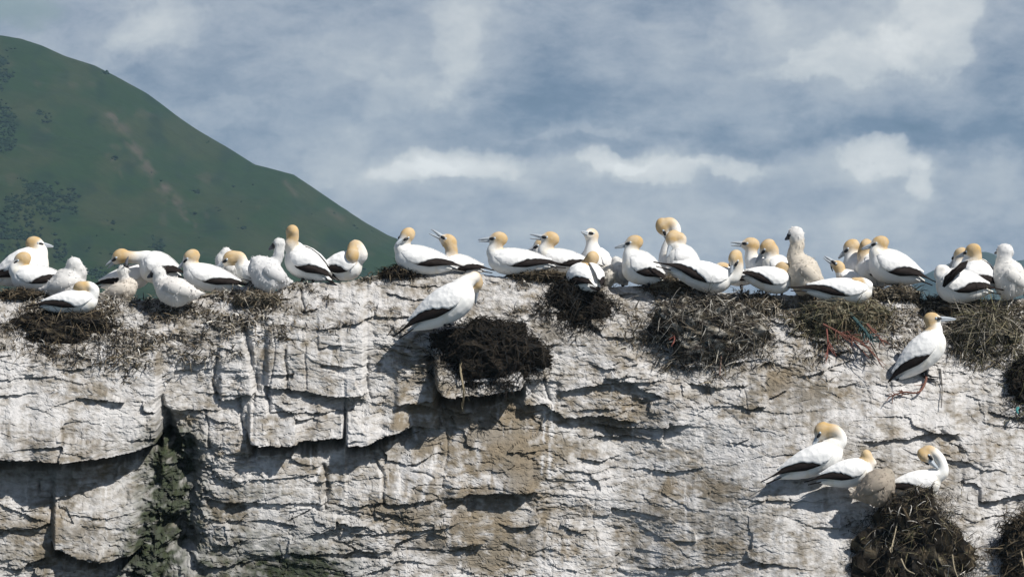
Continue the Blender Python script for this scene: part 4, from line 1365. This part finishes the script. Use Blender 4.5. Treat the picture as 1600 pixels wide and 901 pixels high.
cord('rope', 'pale curled rope on the ridge below the gannets behind the flat sleeper', 'rope', [(1390, 476), (1386, 466), (1389, 459), (1396, 459)], .010, (.5, .46, .38), .06, 14)
cord('rope', 'reddish rope wound on the rock under the tail of the gannet looking right', 'rope', [(1444, 572), (1446, 592), (1434, 612), (1410, 612), (1392, 618)], .015, (.17, .085, .065), .05, 18, 18, .07)
cord('stick', 'brown stick standing against the front of the broad grey nest', 'stick', [(1118, 500), (1125, 520), (1127, 545), (1124, 586)], .016, (.17, .12, .10), .24, 14, 0, .1, .04)
cord('stick', 'thin dark stick trailing down the rock from the olive nest', 'stick', [(1360, 536), (1368, 550), (1374, 568)], .008, (.05, .05, .05), .04, 10)
cord('stick', 'thin grey stick trailing down the face beside the gannet that looks right', 'stick', [(1469, 576), (1471, 604), (1469, 636)], .008, (.10, .095, .09), .04, 10)
cord('straw_stalk', 'pale forked straw sticking out of the tall dark nest in the corner', 'stalk', [(1398, 800), (1394, 822), (1388, 850)], .009, (.36, .31, .22), .37, 10, 3, .12)
cord('straw_stalk', 'pale bent straw low on the tall dark nest in the corner', 'stalk', [(1402, 868), (1410, 884), (1424, 892)], .008, (.36, .31, .22), .37, 10)
cord('straw_stalk', 'straight straw at the right foot of the tall dark nest in the corner', 'stalk', [(1482, 862), (1486, 884), (1494, 905)], .008, (.32, .27, .19), .30, 10)
cord('straw_stalk', 'pale straw crossing the nest in the bottom right corner', 'stalk', [(1588, 846), (1594, 876), (1600, 905)], .009, (.36, .31, .22), .22, 10)
cord('rope', 'red rope twist on the left side of the broad grey nest', 'rope', [(1050, 518), (1053, 530), (1048, 540)], .011, (.22, .085, .07), .18, 8, 3, .04)
cord('rope', 'red rope strand lying across the upper part of the broad grey nest', 'rope', [(1060, 506), (1072, 502), (1086, 501)], .009, (.24, .10, .08), .24, 8, 3, .05)
cord('rope', 'bright turquoise scrap in front of the nest on the right edge', 'rope', [(1588, 636), (1586, 640), (1588, 645)], .018, (.06, .22, .22), .10, 6)
cord('rope', 'pale turquoise scrap under the fluffy chick that turns its back', 'rope', [(398, 450), (412, 447), (424, 449), (432, 453)], .024, (.18, .40, .42), .05, 10)


# ================================================================== THE GANNETS
GA = 'adult gannets on the rock'
GC = 'downy gannet chicks'


def adult(label, *a, **k):
    k.setdefault('group', GA)
    return bird(label, *a, cat='gannet', **k)


def chick(label, *a, **k):
    k.setdefault('group', GC)
    return bird(label, *a, cat='gannet chick', chick=True, **k)


def on(u, v, clear):
    """depth for a bird resting on the rock at a photo point"""
    return float(base_y(np.array([u], float), np.array([v], float))[0] - max(0.0, float(disp(np.array([u], float), np.array([v], float))[0]))) - clear


# -- left group
adult('gannet at the far left edge looking right, upright behind its neighbour', (75, 404), (-22, 446), 58, (52, 381), (84, 384), YC + .35)
adult('gannet at the far left looking left with its bill lowered', (17, 434), (118, 440), 44, (37, 405), (5, 422), YC + .12)
chick('round white chick curled up behind the sleeping gannet at far left', (132, 442), (52, 452), 58, (116, 414), (-.6, .6, -.6), YC + .03, hd=-.03, beak=False, face=False, neck=[(124, 425)], tint=(.82, .81, .79))
adult('gannet asleep at far left, orange head laid on its back, above the dark nest', (153, 470), (48, 480), 38, (127, 449), (-.8, .35, -.4), on(105, 490, .10), hd=-.02, neck=[(147, 453), (137, 447)], tuck=True, hr=.85, face=False)
adult('gannet stooping low to the left to feed the begging chick', (218, 412), (292, 432), 50, (190, 400), (172, 411), YC + .28, gape=14, neck=[(208, 402)])
adult('gannet mostly hidden behind the begging chick, only wing and back visible', (236, 428), (140, 450), 38, (240, 424), (.6, .5, .1), YC + .45, neck=[(238, 428)])
chick('begging chick with dark open bill turned up to the stooping gannet', (214, 450), (146, 460), 30, (192, 424), (206, 402), YC + .08, gape=70, tint=(.78, .72, .64), neck=[(196, 440)], hr=.72)
chick('grey-faced fluffy chick lying on the ridge and looking left, right of the begging chick', (243, 452), (330, 458), 46, (248, 426), (230, 432), on(280, 474, .10), tint=(.82, .80, .77), hr=.85)
adult('gannet with folded neck looking left and down, right of the grey-faced chick', (286, 426), (394, 452), 42, (301, 401), (279, 417), YC + .10)
adult('gannet with its bill tucked down to the left, in front of a white chick', (370, 422), (446, 444), 40, (363, 403), (341, 415), YC + .18, neck=[(378, 410), (374, 402)])
chick('white chick peeking out behind the gannet with the tucked bill', (338, 414), (400, 440), 44, (353, 396), (.3, 1, .1), YC + .50, beak=False, face=False, hr=.75, tint=(.82, .82, .80))
chick('big fluffy chick with black face and bill pointing left, beside the tall standing gannet', (394, 424), (466, 442), 56, (437, 380), (419, 389), YC - .06, dA=-.05, dT=.05, neck=[(430, 410), (436, 392)], tint=(.80, .80, .80), hr=.72)
adult('tall gannet standing with the back of its golden head turned to us, at left centre', (448, 396), (527, 442), 50, (457, 363), (-.25, 1, -.12), YC + .02, dA=.08, dT=-.06, feet=[(466, 444, -.02), (489, 443, -.05)], neck=[(453, 384), (457, 374)], face=False, hr=1.0)
adult('gannet preening with its golden head bent down over its breast, right of the tall gannet', (566, 410), (490, 430), 46, (551, 397), (547, 425), YC + .08, neck=[(564, 398), (560, 387), (554, 384)], hd=-.08, td=-.02, face=False)
# -- centre ridge
adult('leftmost gannet of the centre ridge, head turned towards us', (617, 400), (727, 421), 44, (638, 367), (624, 377), YC - .02, td=-.06)
adult('gannet with its bill wide open to the sky at upper left', (688, 412), (768, 424), 36, (702, 379), (673, 359), YC + .26, gape=16, neck=[(698, 404), (706, 394)])
adult('gannet sitting with level bill pointing left, alone at the middle of the centre ridge', (762, 407), (882, 416), 42, (781, 374), (747, 374), YC - .02, gape=4)
adult('gannet with bill half open pointing left, sitting behind the one with a level bill', (842, 404), (940, 418), 38, (862, 374), (828, 367), YC + .22, gape=14)
adult('gannet of which little more than a lowered bill shows, behind the half-open bill', (836, 404), (918, 418), 34, (849, 383), (828, 390), YC + .50)
adult('gannet facing away with black tail towards us, above the dark hanging nest', (905, 428), (934, 450), 48, (925, 404), (.2, 1, -.2), on(912, 452, .22), dA=.22, dT=-.14, hd=.13, face=False, fat=1.25, neck=[(914, 418, .16)])
adult('upright gannet with pale crown and short-looking bill facing left, standing behind at centre', (918, 398), (956, 440), 50, (925, 369), (911, 362), YC + .34, dA=-.06, dT=.2, td=-.10, buff=.8)
chick('cream chick lying low between the dark hanging nest and the small upright chick', (942, 432), (966, 438), 42, (934, 430), (-.6, .8, 0), YC + .12, beak=False, face=False, tint=(.78, .74, .66), hr=.6, neck=[(940, 432)])
chick('small slim chick upright beside the standing gannet at centre', (962, 414), (985, 450), 36, (963, 408), (-.4, 1, .1), YC + .16, beak=False, face=False, tint=(.80, .78, .74), hr=.62, neck=[(962, 414)])
adult('gannet standing at centre with its bill pointing left and slightly down', (974, 406), (1046, 444), 52, (993, 379), (960, 386), YC - .02, feet=[(1003, 449, -.03), (1014, 449, -.06)])
adult('tallest gannet of the necking pair, bill bent down onto its partner', (1034, 398), (1080, 440), 46, (1036, 352), (1043, 378), YC + .34, neck=[(1046, 384), (1055, 362), (1048, 349)])
adult('gannet of the necking pair with bowed head and hidden bill', (1046, 394), (1100, 432), 48, (1053, 371), (-.35, -.35, -.85), YC + .14, neck=[(1056, 388), (1064, 374)], face=False)
adult('gannet on the broad grey nest, tail raised left and bill bent to its breast', (1142, 444), (1028, 414), 46, (1150, 402), (1142, 424), on(1090, 461, .12), neck=[(1146, 434), (1152, 418)], hd=-.02, td=-.05)
adult('low gannet with only its bill tip showing past the one with raised tail', (1130, 430), (1190, 440), 28, (1131, 422), (1106, 415), YC + .22, neck=[(1136, 428)])
adult('gannet with slightly open bill pointing left, right of the raised tail', (1166, 414), (1232, 436), 42, (1175, 383), (1142, 379), YC + .36, gape=10)
adult('gannet with golden head and bill pointing down to the left, left of the tall chick', (1194, 412), (1254, 436), 42, (1201, 385), (1179, 410), YC + .2, neck=[(1204, 404), (1208, 392)])
adult('gannet sitting below the bill pair with its brownish head against the tall chick', (1238, 444), (1146, 428), 40, (1222, 418), (-.5, .3, -.6), on(1200, 459, .10), neck=[(1236, 430), (1231, 419)], tuck=True, face=False, hr=.8)
chick('tall cream chick with black face, upright above the flat sleeping gannet', (1236, 420), (1300, 446), 60, (1244, 366), (1226, 373), YC - .12, neck=[(1241, 400), (1246, 382)], tint=(.72, .66, .57), crown=(.86, .86, .86), hr=.98, fat=1.05)
adult('gannet lifting its bill steeply up to the left, right of the tall chick', (1306, 430), (1366, 446), 26, (1311, 418), (1291, 402), YC + .24, gape=6, neck=[(1314, 428)], hr=.8)
adult('flat sleeping gannet on the olive nest, golden head laid on its back', (1363, 458), (1238, 452), 40, (1337, 443), (-.85, .3, -.35), on(1325, 476, .11), neck=[(1356, 446), (1346, 441)], hd=-.02, tuck=True, hr=.85, face=False)
adult('gannet looking left and down, leftmost of the three standing right of the tall chick', (1320, 410), (1382, 446), 50, (1332, 385), (1310, 402), YC + .42)
adult('gannet with its head turned away, middle of the three standing right of the tall chick', (1340, 410), (1406, 446), 56, (1353, 385), (.4, 1, .0), YC + .28, face=False, neck=[(1348, 400)])
adult('gannet standing in front of the three right of the tall chick, bill pointing left', (1358, 406), (1456, 442), 54, (1377, 380), (1345, 388), YC + .04, feet=[(1391, 458, -.03), (1400, 458, -.06)])
chick('small white chick lying half hidden behind the foremost of the three standing gannets', (1404, 452), (1438, 460), 24, (1402, 452), (-.5, 1, 0), YC + .2, beak=False, face=False, tint=(.80, .79, .77), hr=.45, neck=[(1404, 453)])
adult('gannet of the right pair with its big golden head turned away to the left', (1504, 418), (1567, 452), 50, (1522, 392), (-.75, .6, -.25), YC + .02, dA=.06, dT=-.05, neck=[(1520, 410), (1525, 402)])
adult('gannet behind the right pair, only its golden face showing left of the bigger head', (1490, 420), (1534, 450), 44, (1502, 398), (-.5, .6, -.5), YC + .26)
adult('gannet low in front of the right pair, head tucked and dark wing raised', (1462, 444), (1562, 456), 54, (1474, 422), (.7, .5, -.3), on(1500, 471, .14), neck=[(1466, 428), (1469, 420)], face=False, hr=.72, buff=.15)
wing_owner = [o for o in COL.objects if o.get('label', '').startswith('gannet low in front of the right pair')][0]
yw = on(1500, 471, .14) - .16
for q in range(4):
    bmq = bmesh.new()
    a0 = P(1474 + 2 * q, 448 - 3 * q, yw - .012 * q); a1 = P(1512 - q, 408 + 3 * q, yw + .05 - .012 * q); a1b = a0.lerp(a1, .55) + Vector((-.03 + .012 * q, -.02, .02))
    pq = [p - wing_owner.location for p in (a0, a0.lerp(a1b, .5), a1b, a1b.lerp(a1, .5), a1)]
    tube(bmq, pq, [(.010, .006), (.034, .008), (.044, .009), (.034, .008), (.008, .004)], 8, Vector((.7, 0, .7)))
    bm_obj('raised_wing_feather', bmq, M['dark_feather'], wing_owner)
chick('white fluffy chick at the right end of the ridge, head turned away', (1556, 428), (1622, 452), 62, (1571, 393), (-.75, .75, -.05), YC - .02, neck=[(1568, 408)], tint=(.84, .83, .80), crown=(.86, .86, .86), hr=1.02)
# -- on the face
adult('lone gannet on the black nest at centre left, head turned away over its shoulder', (740, 452), (624, 524), 56, (745, 441), (-.06, .45, -1), on(705, 508, .27), hd=.08, neck=[(738, 434, .02), (743, 433, .06)], face=False, hr=.9, dT=.03, feet=[(702, 512, -.05), (712, 512, -.02)])
adult('gannet standing on the slope below the ridge and looking right', (1474, 522), (1386, 604), 50, (1454, 499), (1494, 497), on(1455, 575, .13), neck=[(1464, 514), (1456, 508)], feet=[(1446, 592, .06), (1455, 590, .02)], hr=.92)
adult('upper left gannet of the lower right group, golden head turned back and bill pointing down', (1317, 702), (1198, 752), 46, (1286, 671), (1268, 697), on(1290, 742, .12), neck=[(1314, 688), (1305, 673)], td=-.03)
adult('middle gannet of the lower right group, seen from behind beside the grey-brown chick', (1364, 732), (1264, 754), 42, (1354, 712), (.2, 1, -.25), on(1330, 765, .17), neck=[(1362, 724), (1357, 718)], face=False, hr=.82)
chick('grey-brown mottled chick huddled between two gannets in the lower right group', (1398, 752), (1318, 776), 54, (1388, 744), (.4, .6, -.3), on(1362, 786, .22), beak=False, face=False, tint=(.44, .385, .32), crown=(.46, .41, .34), hr=.72, neck=[(1392, 750)])
adult('gannet on the tall dark nest at lower right, twisting its neck to preen its breast', (1470, 752), (1374, 768), 42, (1443, 709), (1466, 733), on(1430, 772, .22), neck=[(1473, 736), (1468, 716), (1452, 703)], hd=-.02, td=-.04, hr=.85)

# ================================================================== the air
hz = bpy.data.materials.new('haze_air'); hz.use_nodes = True
ht = NT(hz.node_tree)
pv_n = ht.n('ShaderNodeVolumePrincipled')
pv_n.inputs['Color'].default_value = (.50, .78, 1.0, 1)
pv_n.inputs['Density'].default_value = 0.00014
pv_n.inputs['Anisotropy'].default_value = 0.0
ho = ht.n('ShaderNodeOutputMaterial')
ht.t.links.new(pv_n.outputs[0], ho.inputs['Volume'])
hz.cycles.homogeneous_volume = True
bmh = bmesh.new()
bmesh.ops.create_cube(bmh, size=1.0, matrix=Matrix.Translation((0, 1300, 42)) @ Matrix.Diagonal((6400, 2900, 102, 1)))
hb_ = bm_obj('haze', bmh, hz, None, False)
tag(hb_, 'thin blue haze in the air over the water', 'haze', kind='stuff')
hb_.display_type = 'WIRE'

bpy.data.objects.remove(_tmp)
